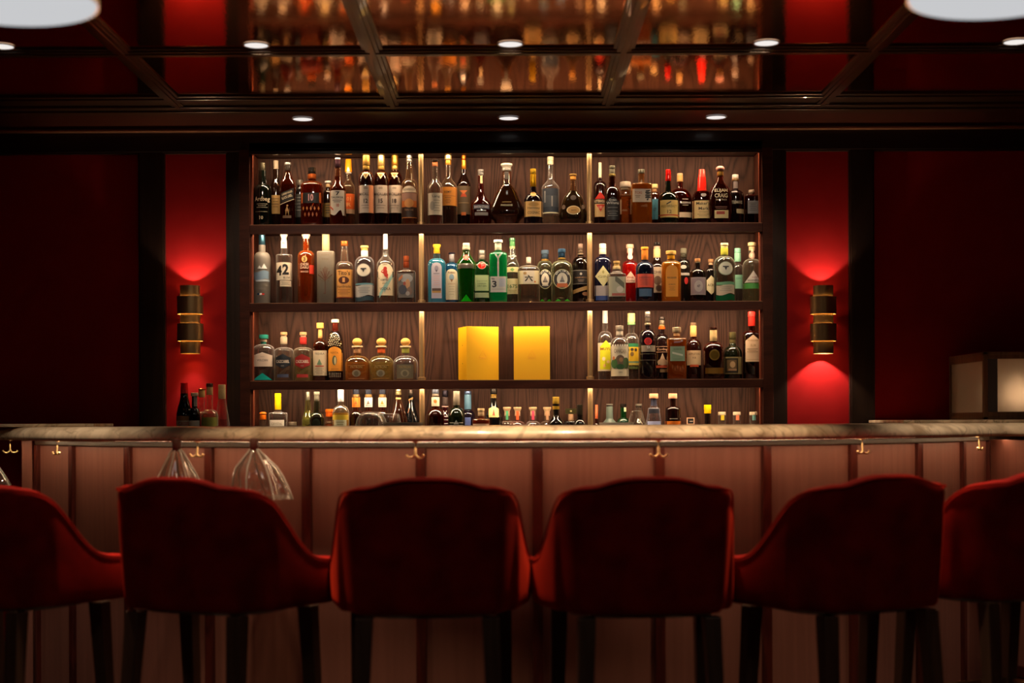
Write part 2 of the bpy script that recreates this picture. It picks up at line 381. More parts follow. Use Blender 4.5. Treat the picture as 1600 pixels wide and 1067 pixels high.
# lower back counter
bc = thing('back_counter', 'dark wooden cabinet run under the lit shelves, hidden mostly behind the bar', 'cabinet', (0, 6.5, 0))
m = MB(); m.box(-1.9, 1.62, -.1, .228, .0, H_COUNT-.03); m.build('cabinet_body', M_DARKWOOD, bc)
m = MB(); m.box(-1.9, 1.62, -.12, .23, H_COUNT-.03, H_COUNT); m.build('worktop', M_DARKWOODX, bc, bevel=.002)
tag(boxobj('niche_sill', XL, XR, 6.73, ZB, H_COUNT-.03, H_COUNT, M_SHELFWOOD), 'wooden sill board closing the bottom of the lit shelf niche', 'sill')

# ---------------------------------------------------------------- sconces
M_SGLOW = emis('sconce_glow', (1, .62, .22), 30)
def sconce(px, up, dn, flip, label, dc=150):
    x = (px-800)*6.70/F; y = 6.70; zc = wh(499.5+(.0044*(px-800)), 6.70); k = 6.70/F
    t = thing('wall_sconce', label, 'wall lamp', (x, ZW+.02, zc), 0, 'brass wall sconces on the red panels')
    dy = y-(ZW+.02); r = 15.5*k; H = 53*k
    a = MB(); R = []
    for rr, z in ((r, -H), (r, H), (r-.002, H), (r-.002, -H), (r, -H)): R.append([(c*rr, dy+s_*rr, z) for c, s_ in sup(40, 2)])
    a.rings(R, 0, True, False, False); a.build('inner_tube', M_DKBRASS, t, bevel=0)
    b = MB(); b.lathe([(r-.003, -.004), (r-.003, .004)], 32, c=(0, dy)); b.box(-.02, .02, dy+r-.004, -.0005, -.03, .03); b.build('mount_plate', M_DKBRASS, t)
    ro = r+.013
    for za, zb in ((36, 8.5), (-6.5, -33.5)):
        z1, z0 = za*k, zb*k
        c = MB(); R = [[(cx*rr, dy+sy*rr, z) for cx, sy in sup(40, 2)] for rr, z in ((ro, z0), (ro, z1), (ro-.0022, z1), (ro-.0022, z0), (ro, z0))]
        c.rings(R, 0, True, False, False); bd = c.build('outer_band', M_DKBRASS, t)
        g = MB(); zm = (z0+z1)/2
        g.lathe([(r+.0005, z0+.006), (r+.0045, z0+.006), (r+.0045, z1-.006), (r+.0005, z1-.006)], 32, c=(0, dy)); g.build('light_ring', M_SGLOW, bd)
    spot('sconce_uplight', (x, y, zc+H-.045), (PI, 0, 0), up, (1, .80, .62), 150, .6, .006)
    spot('sconce_downlight', (x, y, zc-H+.045), (0, 0, 0), dn, (1, .80, .62), dc, .6, .006)
sconce(298, 3.3, 2.8, 1, 'brass cylinder wall sconce with two bands, above the corked bottles on the counter', 64)
sconce(1287, 3.3, 6, -1, 'brass cylinder wall sconce with two bands, on the panel nearer the display case')

# ---------------------------------------------------------------- pendants
def pendant(px, py, y, label):
    x, h = unp(px, py, y)
    t = thing('pendant_lamp', label, 'pendant lamp', (x, y, h), 0, 'round pendant lamps hanging above the stools')
    r = 141*y/F
    d = MB(); d.lathe([(r*.985, 0), (r*.97, -.006), (r*.7, -.014), (r*.3, -.018), (.001, -.019)], 64); d.build('opal_diffuser', M_OPAL, t)
    c = MB(); c.lathe([(r, -.004), (r, .012), (r*.97, .05), (r*.80, .10), (r*.45, .135), (.02, .15), (.018, .15), (.43*r, .131), (r*.78, .096), (r*.95, .048), (r*.975, .002)], 64, caps=False); c.build('lamp_shade', M_RIMW, t)
    s_ = MB(); s_.lathe([(.006, .14), (.006, H_CEIL-h)], 10); s_.lathe([(.05, H_CEIL-h-.02), (.05, H_CEIL-h)], 24); s_.build('stem', M_BRASS, t)
M_OPAL = emis('opal_glow', (.96, .97, 1), .60)
M_RIMW = pr('warm_shade', (.75, .42, .2), .5, 0, Emission_Color=(1, .5, .2, 1), Emission_Strength=.35)
pendant(9, 2, 3.3, 'wide round white pendant lamp over the end stool by the gap in the bar')
pendant(1562, -9, 3.3, 'wide round white pendant lamp with warm rim, on the side of the display case')
# ---------------------------------------------------------------- the curved bar
V = [(-1.905, 6.17), (-1.675, 5.85), (-1.395, 5.57), (-1.06, 5.35), (-.70, 5.18), (-.31, 5.055), (.07, 5.0), (.47, 5.05), (.843, 5.18), (1.183, 5.395), (1.483, 5.645), (1.737, 5.955), (1.943, 6.295)]
def catmull(P, n=8):
    P = [Vector(p) for p in P]; Q = [P[0]*2-P[1]]+P+[P[-1]*2-P[-2]]; out = []
    for i in range(1, len(Q)-2):
        for k in range(n):
            t = k/n; a, b, c, d = Q[i-1:i+3]
            out.append(.5*((2*b)+(c-a)*t+(2*a-5*b+4*c-d)*t*t+(3*b-a-3*c+d)*t**3))
    return out+[P[-1]]
NS = 8
PATH = catmull(V, NS)
def normals(P):
    N = []
    for i, p in enumerate(P):
        t = (P[min(i+1, len(P)-1)]-P[max(i-1, 0)]).normalized(); N.append(Vector((t.y, -t.x)))
    return N
NORM = normals(PATH)
def offs(P, N, o): return [p+n*o for p, n in zip(P, N)]
H_MT = CAM-.015; H_MB = CAM-.0665
OV = .12
edge = offs(PATH, NORM, OV)
E_ = [Vector((-2.9, 6.32)), Vector((-2.5, 6.30)), Vector((-2.2, 6.23))] + [e for e in edge[:-NS]] + [Vector((1.915, 5.965)), Vector((2.02, 5.86)), Vector((2.3, 5.5)), Vector((2.7, 5.05))]
EN = normals(E_)
ctr = Vector((0, 7.05))
top = MB()
T = H_MT-H_MB; prof = []
for i in range(9):
    a = PI/2 - i*PI/16; prof.append((-.062+.062*math.cos(a), H_MB+T*.22+T*.78*math.sin(a)))
for i in range(1, 5):
    a = -i*PI/8; prof.append((-.012+.012*math.cos(a), H_MB+T*.22+T*.22*math.sin(a)))
R = []
inner = []
for p, n in zip(E_, EN):
    d = (ctr-p); q = p+d.normalized()*min(.62, d.length*.5) if abs(p.x) < 1.95 else p+Vector((-.1*(1 if p.x > 0 else -1), .42 if p.x > 0 else .18)); inner.append(q)
    R.append([(q.x, q.y, H_MT)] + [(p.x+n.x*o, p.y+n.y*o, h) for o, h in prof] + [(q.x, q.y, H_MB)])
top.rings(R, 0, False, True, True)
for i in range(len(top.sm)): top.sm[i] = True
mt = top.build('marble_worktop', M_MARBLE)
me = mt.data
tag(mt, 'long curved cream marble bar top with a rounded edge and brown veining', 'worktop')
if hasattr(me, 'set_sharp_from_angle'): me.set_sharp_from_angle(angle=math.radians(35))

bar = thing('bar_counter', 'curved bar front of rosewood panels with dark vertical battens', 'bar counter', (0, 5.0, 0))
def brel(mb): mb.v = [(x, y-5.0, z) for x, y, z in mb.v]; return mb
def strip(name, P, N, o0, o1, z0, z1, mat, smooth=False, bevel=0):
    a, b = offs(P, N, o0), offs(P, N, o1)
    m = MB(); m.rings([[(p.x, p.y, z0), (q.x, q.y, z0), (q.x, q.y, z1), (p.x, p.y, z1)] for p, q in zip(a, b)], 0, False)
    return brel(m).build(name, mat, bar, bevel=bevel)
for i in range(12):
    P, N = PATH[i*NS:i*NS+NS+1], NORM[i*NS:i*NS+NS+1]
    strip('front_panel', P, N, -.02, 0, .10, H_MB-.018, M_PANELWOOD)
for i in range(13):
    p, n = PATH[i*NS], NORM[i*NS]; t = Vector((-n.y, n.x))
    p = p + t*.012
    m = MB(); M = Matrix(((t.x, n.x, 0, p.x), (t.y, n.y, 0, p.y), (0, 0, 1, 0), (0, 0, 0, 1)))
    m.box(-.017, .017, -.02, .016, .10, H_MB-.020, 0, M); brel(m).build('batten', M_BATTEN, bar, bevel=.003)
strip('apron_moulding', PATH, NORM, -.02, .014, H_MB-.020, H_MB-.0005, pr('apron_wood', (.075, .048, .03), .35, 0, Coat_Weight=.3), bevel=.003)
strip('kick_plate', PATH, NORM, -.02, .012, .0, .10, M_DARKWOODX)
# wing on the far side of the last batten, and the end post by the gap
W = [Vector((1.95, 6.33)), Vector((2.03, 6.07)), Vector((2.3, 5.68)), Vector((2.7, 5.2))]; WN = [-n for n in normals(W)]
WN = [Vector((-.95, -.30)), Vector((-.90, -.44)), Vector((-.8, -.6)), Vector((-.77, -.64))]
strip('wing_panel', W, WN, -.03, 0, 0, H_MB-.018, M_PANELWOOD)
strip('wing_skirting', W, WN, 0, .02, 0, .12, M_BATTEN, bevel=.003)
strip('wing_skirting', W, WN, 0, .012, .125, .17, M_BATTEN, bevel=.003)
m = MB(); m.box(-1.968, -1.925, 6.16, 6.30, 0, H_MB); brel(m).build('end_post', M_PANELWOOD, bar, bevel=.003)
# lit strip recessed under the overhang
M_STRIP = emis('bar_led', (1, .66, .38), 34)
P0 = [e for e in offs(PATH, NORM, OV-.042)]; P1 = [e for e in offs(PATH, NORM, OV-.034)]
m = MB(); m.rings([[(p.x, p.y, H_MB-.0004), (q.x, q.y, H_MB-.0004), (q.x, q.y, H_MB+.001), (p.x, p.y, H_MB+.001)] for p, q in zip(P0, P1)], 0, False)
brel(m).build('light_strip', M_STRIP, bar)

# hooks under the marble
def hook(px, off, label, rot=0):
    best = None
    for i, e in enumerate(E_):
        q = 800+e.x*F/e.y
        if best is None or abs(q-px) < best[0]: best = (abs(q-px), i)
    i = best[1]; j = i+1 if 800+E_[i].x*F/E_[i].y < px else i-1; j = max(0, min(len(E_)-1, j))
    a, b = E_[i], E_[j]; qa, qb = 800+a.x*F/a.y, 800+b.x*F/b.y
    t_ = 0 if i == j or abs(qb-qa) < 1e-6 else (px-qa)/(qb-qa)
    p = a.lerp(b, t_); n = EN[i]; p = p-n*.028
    h = thing('bag_hook', label, 'hook', (p.x, p.y, H_MB), math.atan2(n.x, -n.y)+rot, 'brass hooks under the marble bar top')
    m = MB(); m.lathe([(.009, -.002), (.009, 0), ], 16); m.tube([(0, 0, 0), (0, 0, -.020), (0, -.002, -.036)], [.0034, .0036, .0036], 10); m.build('stem', M_HOOK, h)
    for s in (-1, 1):
        m = MB(); pts = []
        for k in range(11):
            a_ = PI*1.0*k/10*.86
            pts.append((s*(.0155-.0155*math.cos(a_)), -.002-.003*k/10, -.034-.0165*math.sin(a_)))
        m.tube(pts, [.0034]*10+[.0040], 10); m.build('prong', M_HOOK, h)
hook(6, 0, 'brass double hook seen edge-on under the marble beyond the end post', 1.2)
hook(78, 0, 'brass double hook under the marble just inside the end post by the gap')
hook(300, 0, 'brass double hook between the two hanging clear glass ornaments')
hook(645, 0, 'brass double hook under the marble behind the stool straight below the first shelf post')
hook(1033, 0, 'brass double hook under the marble behind the stool below the bourbon bottles')
hook(1357, 0, 'brass double hook under the marble next to the wall sconce panel')
hook(1541, 0, 'narrow looking brass hook beneath the glass display case')

# slabs lying on the bar top at both ends
sl = MB(); sl.box(wx(1407, 6.15), 2.9, 6.1, 6.7, H_MT+.0005, H_MT+.0125); sl = sl.build('marble_slab', M_MARBLE, bevel=.002)
tag(sl, 'thin pale marble slab on the bar end carrying the glass display case', 'slab')
sl = MB(); sl.box(-2.95, wx(152, 6.15), 6.1, 6.40, H_MT+.0005, H_MT+.0125); sl = sl.build('marble_slab', M_MARBLE, bevel=.002)
tag(sl, 'thin pale marble slab lying on the bar end over the open gap', 'slab')
sc = MB(); sc.box(1.66, 2.7, 6.36, 6.70, 0, H_MT); tag(sc.build('side_cabinet', M_DARKWOOD, bevel=.003), 'dark wooden side cabinet under the marble slab with the display case', 'cabinet')
sc = MB(); sc.box(-2.9, -2.84, 6.2, 6.7, 0, H_MB-.001); tag(sc.build('support_leg', M_DARKWOOD, bevel=.003), 'dark wooden upright carrying the marble beyond the gap', 'support')

# display case
x0 = wx(1537, 6.2)
dc = thing('display_case', 'small wood framed display case with frosted panes on the marble slab', 'display case', (x0, 6.2, H_MT+.0125))
Wd, Dp, Hh = .46, .49, .274
m = MB()
for xa, ya in ((0, 0), (Wd-.05, 0), (0, Dp-.02), (Wd-.05, Dp-.02)):
    m.box(xa, xa+(.018 if ya > 0 else .018), ya, ya+.018, 0, Hh)
m.box(0, Wd, 0, Dp, 0, .012); m.box(0, Wd, 0, Dp, Hh-.012, Hh)
m.box(0, .018, .018, Dp-.018, .012, .030); m.box(0, .018, .018, Dp-.018, Hh-.036, Hh-.012)
m.box(.018, Wd, 0, .018, .012, .032); m.box(.018, Wd, 0, .018, Hh-.028, Hh-.012)
m.build('wood_frame', woodmat('case_wood', (.16, .075, .035), (.24, .12, .06), .35, (20, 20, 2), 5), dc, bevel=.0015)
m = MB(); m.box(.018, .058, .004, .022, .032, Hh-.028); m.build('corner_column', pr('grey_column', (.10, .085, .09), .4), dc)
M_PANE = pr('frosted_pane', (.62, .50, .38), .5, 0, Transmission_Weight=.35)
m = MB(); m.box(.058, Wd-.02, .010, .016, .032, Hh-.028); m.build('front_pane', M_PANE, dc)
m = MB(); m.box(.006, .010, .016, Dp-.016, .028, Hh-.034); m.build('side_pane', M_PANE, dc)
m = MB(); m.box(.012, Wd-.004, Dp-.030, Dp-.024, .012, Hh-.012); m.build('back_board', pr('case_back', (.6, .45, .32), .6), dc)
pl = bpy.data.lights.new('case_light', 'POINT'); pl.energy = 3.0; pl.color = WARM; pl.shadow_soft_size = .06
po = bpy.data.objects.new('case_light', pl); COL.objects.link(po); po.location = (x0+.22, 6.42, H_MT+.12)

# ---------------------------------------------------------------- stools
def make_stool():
    t = thing('bar_stool', '', 'bar stool', (0, 0, 0))
    HT = [(0, .000, .998), (.06, .0005, .997), (.11, .004, .988), (.155, .012, .9745), (.192, .021, .972), (.218, .045, .967), (.238, .095, .957), (.253, .145, .928), (.265, .195, .872), (.276, .245, .812), (.286, .295, .772), (.294, .34, .758), (.296, .38, .755), (.292, .425, .750), (.284, .455, .742)]
    full = [(-x, y, h) for x, y, h in HT[:0:-1]] + HT
    P = catmull([(x, y, h) for x, y, h in full], 3)
    P2 = [Vector((p.x, p.y)) for p in P]; N = normals(P2)
    hb = .612; m = MB(); R = []; R2 = []
    n_ = len(P)
    for i, (p, n) in enumerate(zip(P, N)):
        h = p.z; th = .046; e = min(i, n_-1-i)/4.0; e = min(1, e); th *= .55+.45*e
        lean = lambda z: .022*max(0, (h-z)/.37) if abs(p.x) < .25 else 0
        ring = []
        sgn = n*1.0
        prof = [(-.004, hb), (.0, hb+.02), (.003, hb+(h-hb)*.35), (.003, hb+(h-hb)*.75), (.0, h-.016), (-.006, h-.006), (-.018, h), (-th+.016, h-.002), (-th+.004, h-.010), (-th, h-.03), (-th, hb+(h-hb)*.5), (-th+.002, hb)]
        for o, z in prof:
            o2 = o - lean(z)
            ring.append((p.x+sgn.x*o2, p.y+sgn.y*o2, z))
        R.append(ring)
        R2.append((p.x-sgn.x*.020, p.y-sgn.y*.020, h+.001))
    m.rings(R, 0, True)
    sh_ = m.build('back_shell', M_VELVET, t); s_ = sh_.modifiers.new('s', 'SUBSURF'); s_.levels = 1; s_.render_levels = 1
    m = MB(); m.tube([(p.x+n.x*.001, p.y+n.y*.001, p.z-.010) for p, n in zip(P, N)], .0032, 6); m.build('piping', M_VELVET, sh_)
    # seat cushion
    m = MB(); R = []
    for z, s in ((.64, .93), (.66, .985), (.70, 1.0), (.725, .98), (.74, .90), (.746, .6), (.747, .1)):
        R.append([(x*.222*s, .285+y*.225*s, z) for x, y in sup(36, 3.5)])
    m.rings(R, 0, True); m.build('seat', M_VELVET, t)
    m = MB(); m.rings([[(x*.255*s, .245+y*.215*s, z) for x, y in sup(36, 3)] for z, s in ((.602, .80), (.615, .86), (.642, .86))], 0, False); m.build('seat_frame', M_LEG, t)
    for lx, ly, bx, by in ((-.175, .075, -.195, .02), (.175, .075, .195, .02), (-.215, .385, -.225, .43), (.215, .385, .225, .43)):
        m = MB()
        R = []
        for f, s in ((0, .024), (.5, .020), (1, .014)):
            cx, cy, z = lx+(bx-lx)*f, ly+(by-ly)*f, .605*(1-f)
            R.append([(cx+a*s, cy+b*s, z) for a, b in ((-1, -1), (1, -1), (1, 1), (-1, 1))])
        m.rings(R, 0, False); m.build('leg', M_LEG, t, bevel=.003)
    z = .30; f = .5
    c = [(-.187, .045), (.187, .045), (.221, .41), (-.221, .41)]
    m = MB(); m.tube([(x, y, z) for x, y in c], .008, 8, closed=True); m.build('foot_rail', M_DKBRASS, t)
    return t
proto = make_stool()
def dup(root):
    r = root.copy(); COL.objects.link(r)
    for ch in root.children:
        c = ch.copy(); COL.objects.link(c); c.parent = r
        for g in ch.children:
            d = g.copy(); COL.objects.link(d); d.parent = c
    return r
STOOLS = [(-1.625, 4.45, 25, 'red velvet bar stool by the gap, cut off by the picture edge'),
 (-.965, 4.325, 24, 'red velvet bar stool in front of the hanging clear glass ornaments'),
 (-.236, 4.20, -1, 'red velvet bar stool seen square-on from behind, below the cognac decanters'),
 (.385, 4.19, -5, 'slightly turned red velvet stool below the bourbon bottles, next to the square-on one'),
 (1.065, 4.28, -25, 'red velvet bar stool below the wall sconce, its straight back edge overlapping the end stool'),
 (1.60, 4.56, -26, 'red velvet bar stool below the display case, cut off at its camel back')]
for i, (x, y, a, lb) in enumerate(STOOLS):
    s = proto if i == 0 else dup(proto)
    s.location = (x, y, 0); s.rotation_euler = (0, 0, -math.radians(a)); s['label'] = lb; s['category'] = 'bar stool'; s['group'] = 'red velvet stools along the bar'

# ---------------------------------------------------------------- hanging clear ornaments
M_CLEAR = glass('f4ece0')
M_CLR2 = pr('clear_glass_rod', (1, .88, .74), .12, 0, Transmission_Weight=.6, IOR=1.5)
def ornament(px, y, rows, skew, label):
    x, _ = unp(px, 690, y); k = y/F
    t = thing('glass_ornament', label, 'ornament', (x, y, H_MB), 0, 'clear glass ornaments hanging from the bar edge')
    hz = lambda p: CAM-(p-HZ-2)*k-H_MB
    m = MB(); m.lathe([(6*k, hz(685)), (7*k, hz(687)), (7*k, hz(700)), (5*k, hz(704))], 20); m.lathe([(3*k, 0), (3*k, hz(686))], 10); m.build('neck', pr('brown_neck', (.16, .07, .05), .3), t)
    m = MB(); R = []
    for i, (p, w) in enumerate(rows):
        ring = []
        for j in range(64):
            a = 2*PI*j/64; f = (i/(len(rows)-1))
            r = w*k/2*(1+.10*f*math.cos(7*a+f*1.6)+.035*f*math.sin(13*a))
            ring.append((r*math.cos(a)+skew*k*f*f, r*.6*math.sin(a), hz(p)))
        R.append(ring)
    m.rings(R, 0, True, False, False); b = m.build('glass_bell', M_CLEAR, t); s_ = b.modifiers.new('t', 'SOLIDIFY'); s_.thickness = .003
    for q in range(7):
        a = 2*PI*q/7; pts = []
        for i, (p, w) in enumerate(rows):
            f = i/(len(rows)-1); r = w*k/2*1.05; aa = a-f*1.6/7
            pts.append((r*math.cos(aa)+skew*k*f*f, r*.6*math.sin(aa), hz(p)))
        m = MB(); m.tube(pts, .0034, 8); m.build('glass_rib', M_CLR2, t)
ornament(276, 5.22-.02, [(702, 12), (708, 22), (720, 34), (735, 50), (750, 64), (764, 74), (772, 76)], 6, 'clear ribbed glass bell hanging by a brown neck nearest the gap side of its stool')
ornament(397, 5.11-.02, [(702, 13), (708, 22), (718, 40), (730, 62), (745, 76), (760, 84), (780, 92)], 14, 'wider clear ribbed glass bell hanging next to the brass hook, flaring over the stool back')
ornament(-24, 6.02, [(704, 12), (715, 24), (730, 46), (745, 66), (757, 78)], 0, 'clear glass bell hanging at the open gap, mostly out of view')
# ---------------------------------------------------------------- bottles
ZD = {'f': 6.805, 'm': 6.85, 'b': 6.905}
TXT = {}
def text_mesh(s, bold=False):
    if s in TXT: return TXT[s]
    c = bpy.data.curves.new('t', 'FONT'); c.body = s; c.resolution_u = 2; c.offset = .035 if len(s) < 3 else .014
    o = bpy.data.objects.new('t', c); me = o.to_mesh()
    vs = [tuple(v.co)[:2] for v in me.vertices]; fs = [tuple(p.vertices) for p in me.polygons]
    o.to_mesh_clear(); bpy.data.objects.remove(o); bpy.data.curves.remove(c)
    if not vs: TXT[s] = None; return None
    x0, x1 = min(v[0] for v in vs), max(v[0] for v in vs); y0, y1 = min(v[1] for v in vs), max(v[1] for v in vs)
    vs, fs = [list(v) for v in vs], [list(f) for f in fs]
    lim = .16*(x1-x0) if len(s) < 5 else .12*(x1-x0); q = fs; out = []
    while q:
        f = q.pop()
        if len(f) > 3: q += [[f[0], f[i], f[i+1]] for i in range(1, len(f)-1)]; continue
        L = [(abs(vs[f[i]][0]-vs[f[(i+1) % 3]][0]), i) for i in range(3)]; m_ = max(L)
        if m_[0] > lim and len(out) < 600:
            i = m_[1]; a, b, c_ = f[i], f[(i+1) % 3], f[(i+2) % 3]
            vs.append([(vs[a][0]+vs[b][0])/2, (vs[a][1]+vs[b][1])/2]); k_ = len(vs)-1
            q += [[a, k_, c_], [k_, b, c_]]
        else: out.append(f)
    fs = out
    TXT[s] = ([((x-(x0+x1)/2)/(x1-x0 or 1), (y-(y0+y1)/2)/(y1-y0 or 1)) for x, y in vs], fs); return TXT[s]
BASEH = dict(SHELF_H)
def bottle(name, row, x, w, nw, top, yn, ys, style, gl, liq, caps, labels, desc, d='m', n=2., dr=None, group=None, z=None, baseh=None, cat='bottle'):
    z = z or ZD[d]; k = z/F
    base = baseh if baseh is not None else BASEH[row]
    cx, _ = unp(x, (top+ys)/2, z)
    hy = lambda y: CAM-(y-HZ+ROLL*(x-800))*k-base        # height above the shelf
    t = thing(name, desc, cat, (cx, z, base), 0, group)
    if dr is None: dr = 1. if n < 2.5 else .86
    if w*k/2*dr > .048: dr = .046/(w*k/2)
    nwt, nwb = (nw if isinstance(nw, tuple) else (nw, nw))
    cb = max([c[1] for c in caps]) if caps else top
    # profile: list of (height, radius, exponent)
    P = []
    w *= 1.04; W = w*k/2
    if style == 'p':                       # free profile: ys holds [(y, w)...] bottom to top
        pass
    hs_, hn = (hy(ys), hy(yn)) if style != 'P' else (0, 0)
    if isinstance(style, list):
        pts = [(hy(y), q*k/2) for y, q in [(a_, b_*1.04) for a_, b_ in style]]
        pts = [(0, pts[0][1]*.94), (.003, pts[0][1])]+[p for p in pts if p[0] > .004]
        for h, r in pts: P.append((h, r, n if r > nwb*k/2*1.4 else 2))
        W = max(r for h, r, e in P)
    else:
        P += [(0, W*.90, n), (.0015, W*.965, n), (.005, W, n), (max(.006, hs_), W, n)]
        N_ = 8
        for i in range(1, N_+1):
            f = i/N_
            if style == 'r': a = f*PI/2; r = nwb*k/2+(W-nwb*k/2)*math.cos(a); h = hs_+(hn-hs_)*math.sin(a)
            elif style == 's': r = W+(nwb*k/2-W)*(f*f*(3-2*f)); h = hs_+(hn-hs_)*f
            elif style == 'q': 
                if f < .5: a = f*PI; r = W-(.12*W)*(1-math.cos(a)); h = hs_+min(.006, hn-hs_)*math.sin(a)
                else: g = (f-.5)*2; r = W*.88+(nwb*k/2-W*.88)*g; h = hs_+min(.006, hn-hs_)+(hn-hs_-min(.006, hn-hs_))*g*g
            else: r = W+(nwb*k/2-W)*f; h = hs_+(hn-hs_)*f
            P.append((h, max(r, nwb*k/2), n+(2-n)*f**2))
    hc = hy(cb)
    P.append((hc-.001, nwt*k/2, 2)); P.append((hc+.003, nwt*k/2*.98, 2))
    P = [p for i, p in enumerate(P) if i == 0 or p[0] > P[i-1][0]-1e-5]
    def rad(h):
        for (h0, r0, e0), (h1, r1, e1) in zip(P, P[1:]):
            if h0 <= h <= h1: f = (h-h0)/max(1e-6, h1-h0); return r0+(r1-r0)*f, e0+(e1-e0)*f
        return P[-1][1], 2
    def surf(u, h, eps):
        r, e = rad(h); q = min(.998, abs(u)/max(r, 1e-5)); dd = (1-q**e)**(1/e)
        # blend of depth ratio only for the wide body
        rr = r*(dr if r > nwb*k*.7 else 1)
        return (u, -(rr*dd+eps), h)
    seg = 32
    m = MB(); R = []
    for h, r, e in P:
        rr = (dr if r > nwb*k*.7 else 1)
        R.append([(a*r, b*r*rr, h) for a, b in sup(seg, e)])
    m.rings(R, 0, True)
    m.build('glass_body', body_mat(gl), t)
    if liq:
        lh = hy(liq[1]) if liq[1] else hc-.012
        m = MB(); R = []; th = .0022 if gl[0] == 't' else .001
        hsn = [(.005, None)]+[(h, None) for h, r, e in P if .008 < h < lh-.001]+[(lh, None)]
        for h, _ in hsn:
            r, e = rad(h); r = max(.001, r-th); rr = (dr if r > nwb*k*.7 else 1)
            R.append([(a*r, b*r*rr, h) for a, b in sup(24, e)])
        m.rings(R, 0, True); m.build('liquid', liquid(liq[0]), t)
    for ci, c in enumerate(caps):
        y0, y1, cw, mt = c[:4]; sh_ = c[4] if len(c) > 4 else ''
        h0, h1 = hy(y1), hy(y0); r = cw*k/2; m = MB()
        e = .0012
        if sh_ == 'b':
            m.lathe([(r*math.sin(a), h0+(h1-h0)*(1-math.cos(a))/2) for a in [PI*(.12+.88*i/12) for i in range(12)]]+[(.0003, h1)], 28)
        elif sh_ == 'v': m.lathe([(r*.72, h0), (r*.8, h0+(h1-h0)*.3), (r, h0+(h1-h0)*.6), (r, h1-e), (r-e, h1)], 28)
        elif sh_ == 'a': m.lathe([(r, h0), (r*.98, h0+e), (r*.80, h1-e), (r*.78, h1)], 28)
        elif sh_ == 'x': m.box(-r, r, -.011, .011, h0, h1)
        else: m.lathe([(r-e*.5, h0), (r, h0+e), (r, (h0+h1)/2), (r*.985, (h0+h1)/2+.0002), (r*.985, h1-e), (r*.985-e, h1)], 28)
        m.build('stopper' if mt[:2] == 'c:' else ('cap' if ci == 0 else 'neck_band'), paint(mt), t)
    for li, L in enumerate(labels):
        m = MB(); mats = []
        for qi, layer in enumerate(L):
            kind, dx, y0, y1, lw, colr = layer[:6]
            pm = paint(colr)
            if pm not in mats: mats.append(pm)
            mi = mats.index(pm); eps = .0006+.00045*qi
            h0, h1 = hy(y1), hy(y0); hw = lw*k/2*(1.035 if kind != 't' else 1); u0 = dx*k
            if kind == 't':
                tm = text_mesh(layer[6])
                if not tm: continue
                rot = math.radians(layer[7]) if len(layer) > 7 else 0
                vs = []
                for a, b in tm[0]:
                    a2, b2 = a*hw*2, b*(h1-h0)
                    a3, b3 = a2*math.cos(rot)-b2*math.sin(rot), a2*math.sin(rot)+b2*math.cos(rot)
                    vs.append(surf(u0+a3, (h0+h1)/2+b3, eps+.0002))
                m.add(vs, tm[1], mi)
                continue
            nu, nv = 12, (10 if kind not in 'r' else 6); G = []
            for i in range(nu+1):
                s = -1+2*i/nu
                if kind in 'cadh' : s = math.sin(s*PI/2) if kind == 'c' else s
                lo, hi = h0, h1; mid = (h0+h1)/2; hh = (h1-h0)/2
                if kind == 'c': v_ = math.sqrt(max(0, 1-s*s)); lo, hi = mid-hh*v_, mid+hh*v_
                elif kind == 'd': lo, hi = mid-hh*(1-abs(s)), mid+hh*(1-abs(s))
                elif kind == 'a': hi = h1-hw*.9*(1-math.sqrt(max(0, 1-s*s)))
                elif kind == 'A': hi = h1-(h1-h0)*.22*abs(s)
                elif kind == 'V': lo = h0+(h1-h0)*.25*abs(s); hi = h1-(h1-h0)*.25*abs(s)
                elif kind == '^': hi = h0+(h1-h0)*(1-abs(s)); 
                elif kind == 'v': lo = h1-(h1-h0)*(1-abs(s))
                elif kind == 'z': lo = h0+(h1-h0)*.13*(math.sin(s*4)+1)*(.4+.3*(s+1)) if s < .6 else h0
                elif kind == 'w': lo = h0+hh*.25*math.sin(s*3); hi = h1+hh*.2*math.sin(s*3+.5)
                sl = (layer[6] if kind == 's' and len(layer) > 6 else 0)
                if kind == 's': lo += s*sl*k; hi += s*sl*k
                G.append([(u0+s*hw, lo+(hi-lo)*j/nv) for j in range(nv+1)])
            vs = [surf(u, h, eps) for col_ in G for u, h in col_]
            fs = [(i*(nv+1)+j, (i+1)*(nv+1)+j, (i+1)*(nv+1)+j+1, i*(nv+1)+j+1) for i in range(nu) for j in range(nv)]
            m.add(vs, fs, mi, True)
        if m.v: m.build('label', mats, t)
    return t
def lines(x, y0, y1, w, c, n=3):
    out = []; st = (y1-y0)/n
    for i in range(n): out.append(('r', x, y0+i*st, y0+i*st+min(1.0, st*.45), w*(1-.25*(i % 2)), c))
    return out
WH, CR, TAN, GOLD, SIL = 'ece4da', 'e6d3b0', 'c89a58', 'm:d8a850', 'm:c8c4bc'
DK = '1c1614'
g1 = 'bottles on the top shelf'
def b1(*a, **k): return bottle('whisky_bottle', 1, *a, group=g1, **k)
b1(410.3, 28, 12, 254.5, 288, 299, 'r', 'd:0c110c', None, [(254.5, 268, 9.5, 'm:6a6450')], [[('t', 1, 309, 318, 23, CR, 'Ardbeg')]+lines(1, 320, 328, 16, 'a09880', 3)+[('t', 0, 339, 344.5, 6, CR, '10')]+[('r', 0, 332, 333, 18, '908468')]], 'black glass bottle with bulging neck and pale lettering, first on the top shelf')
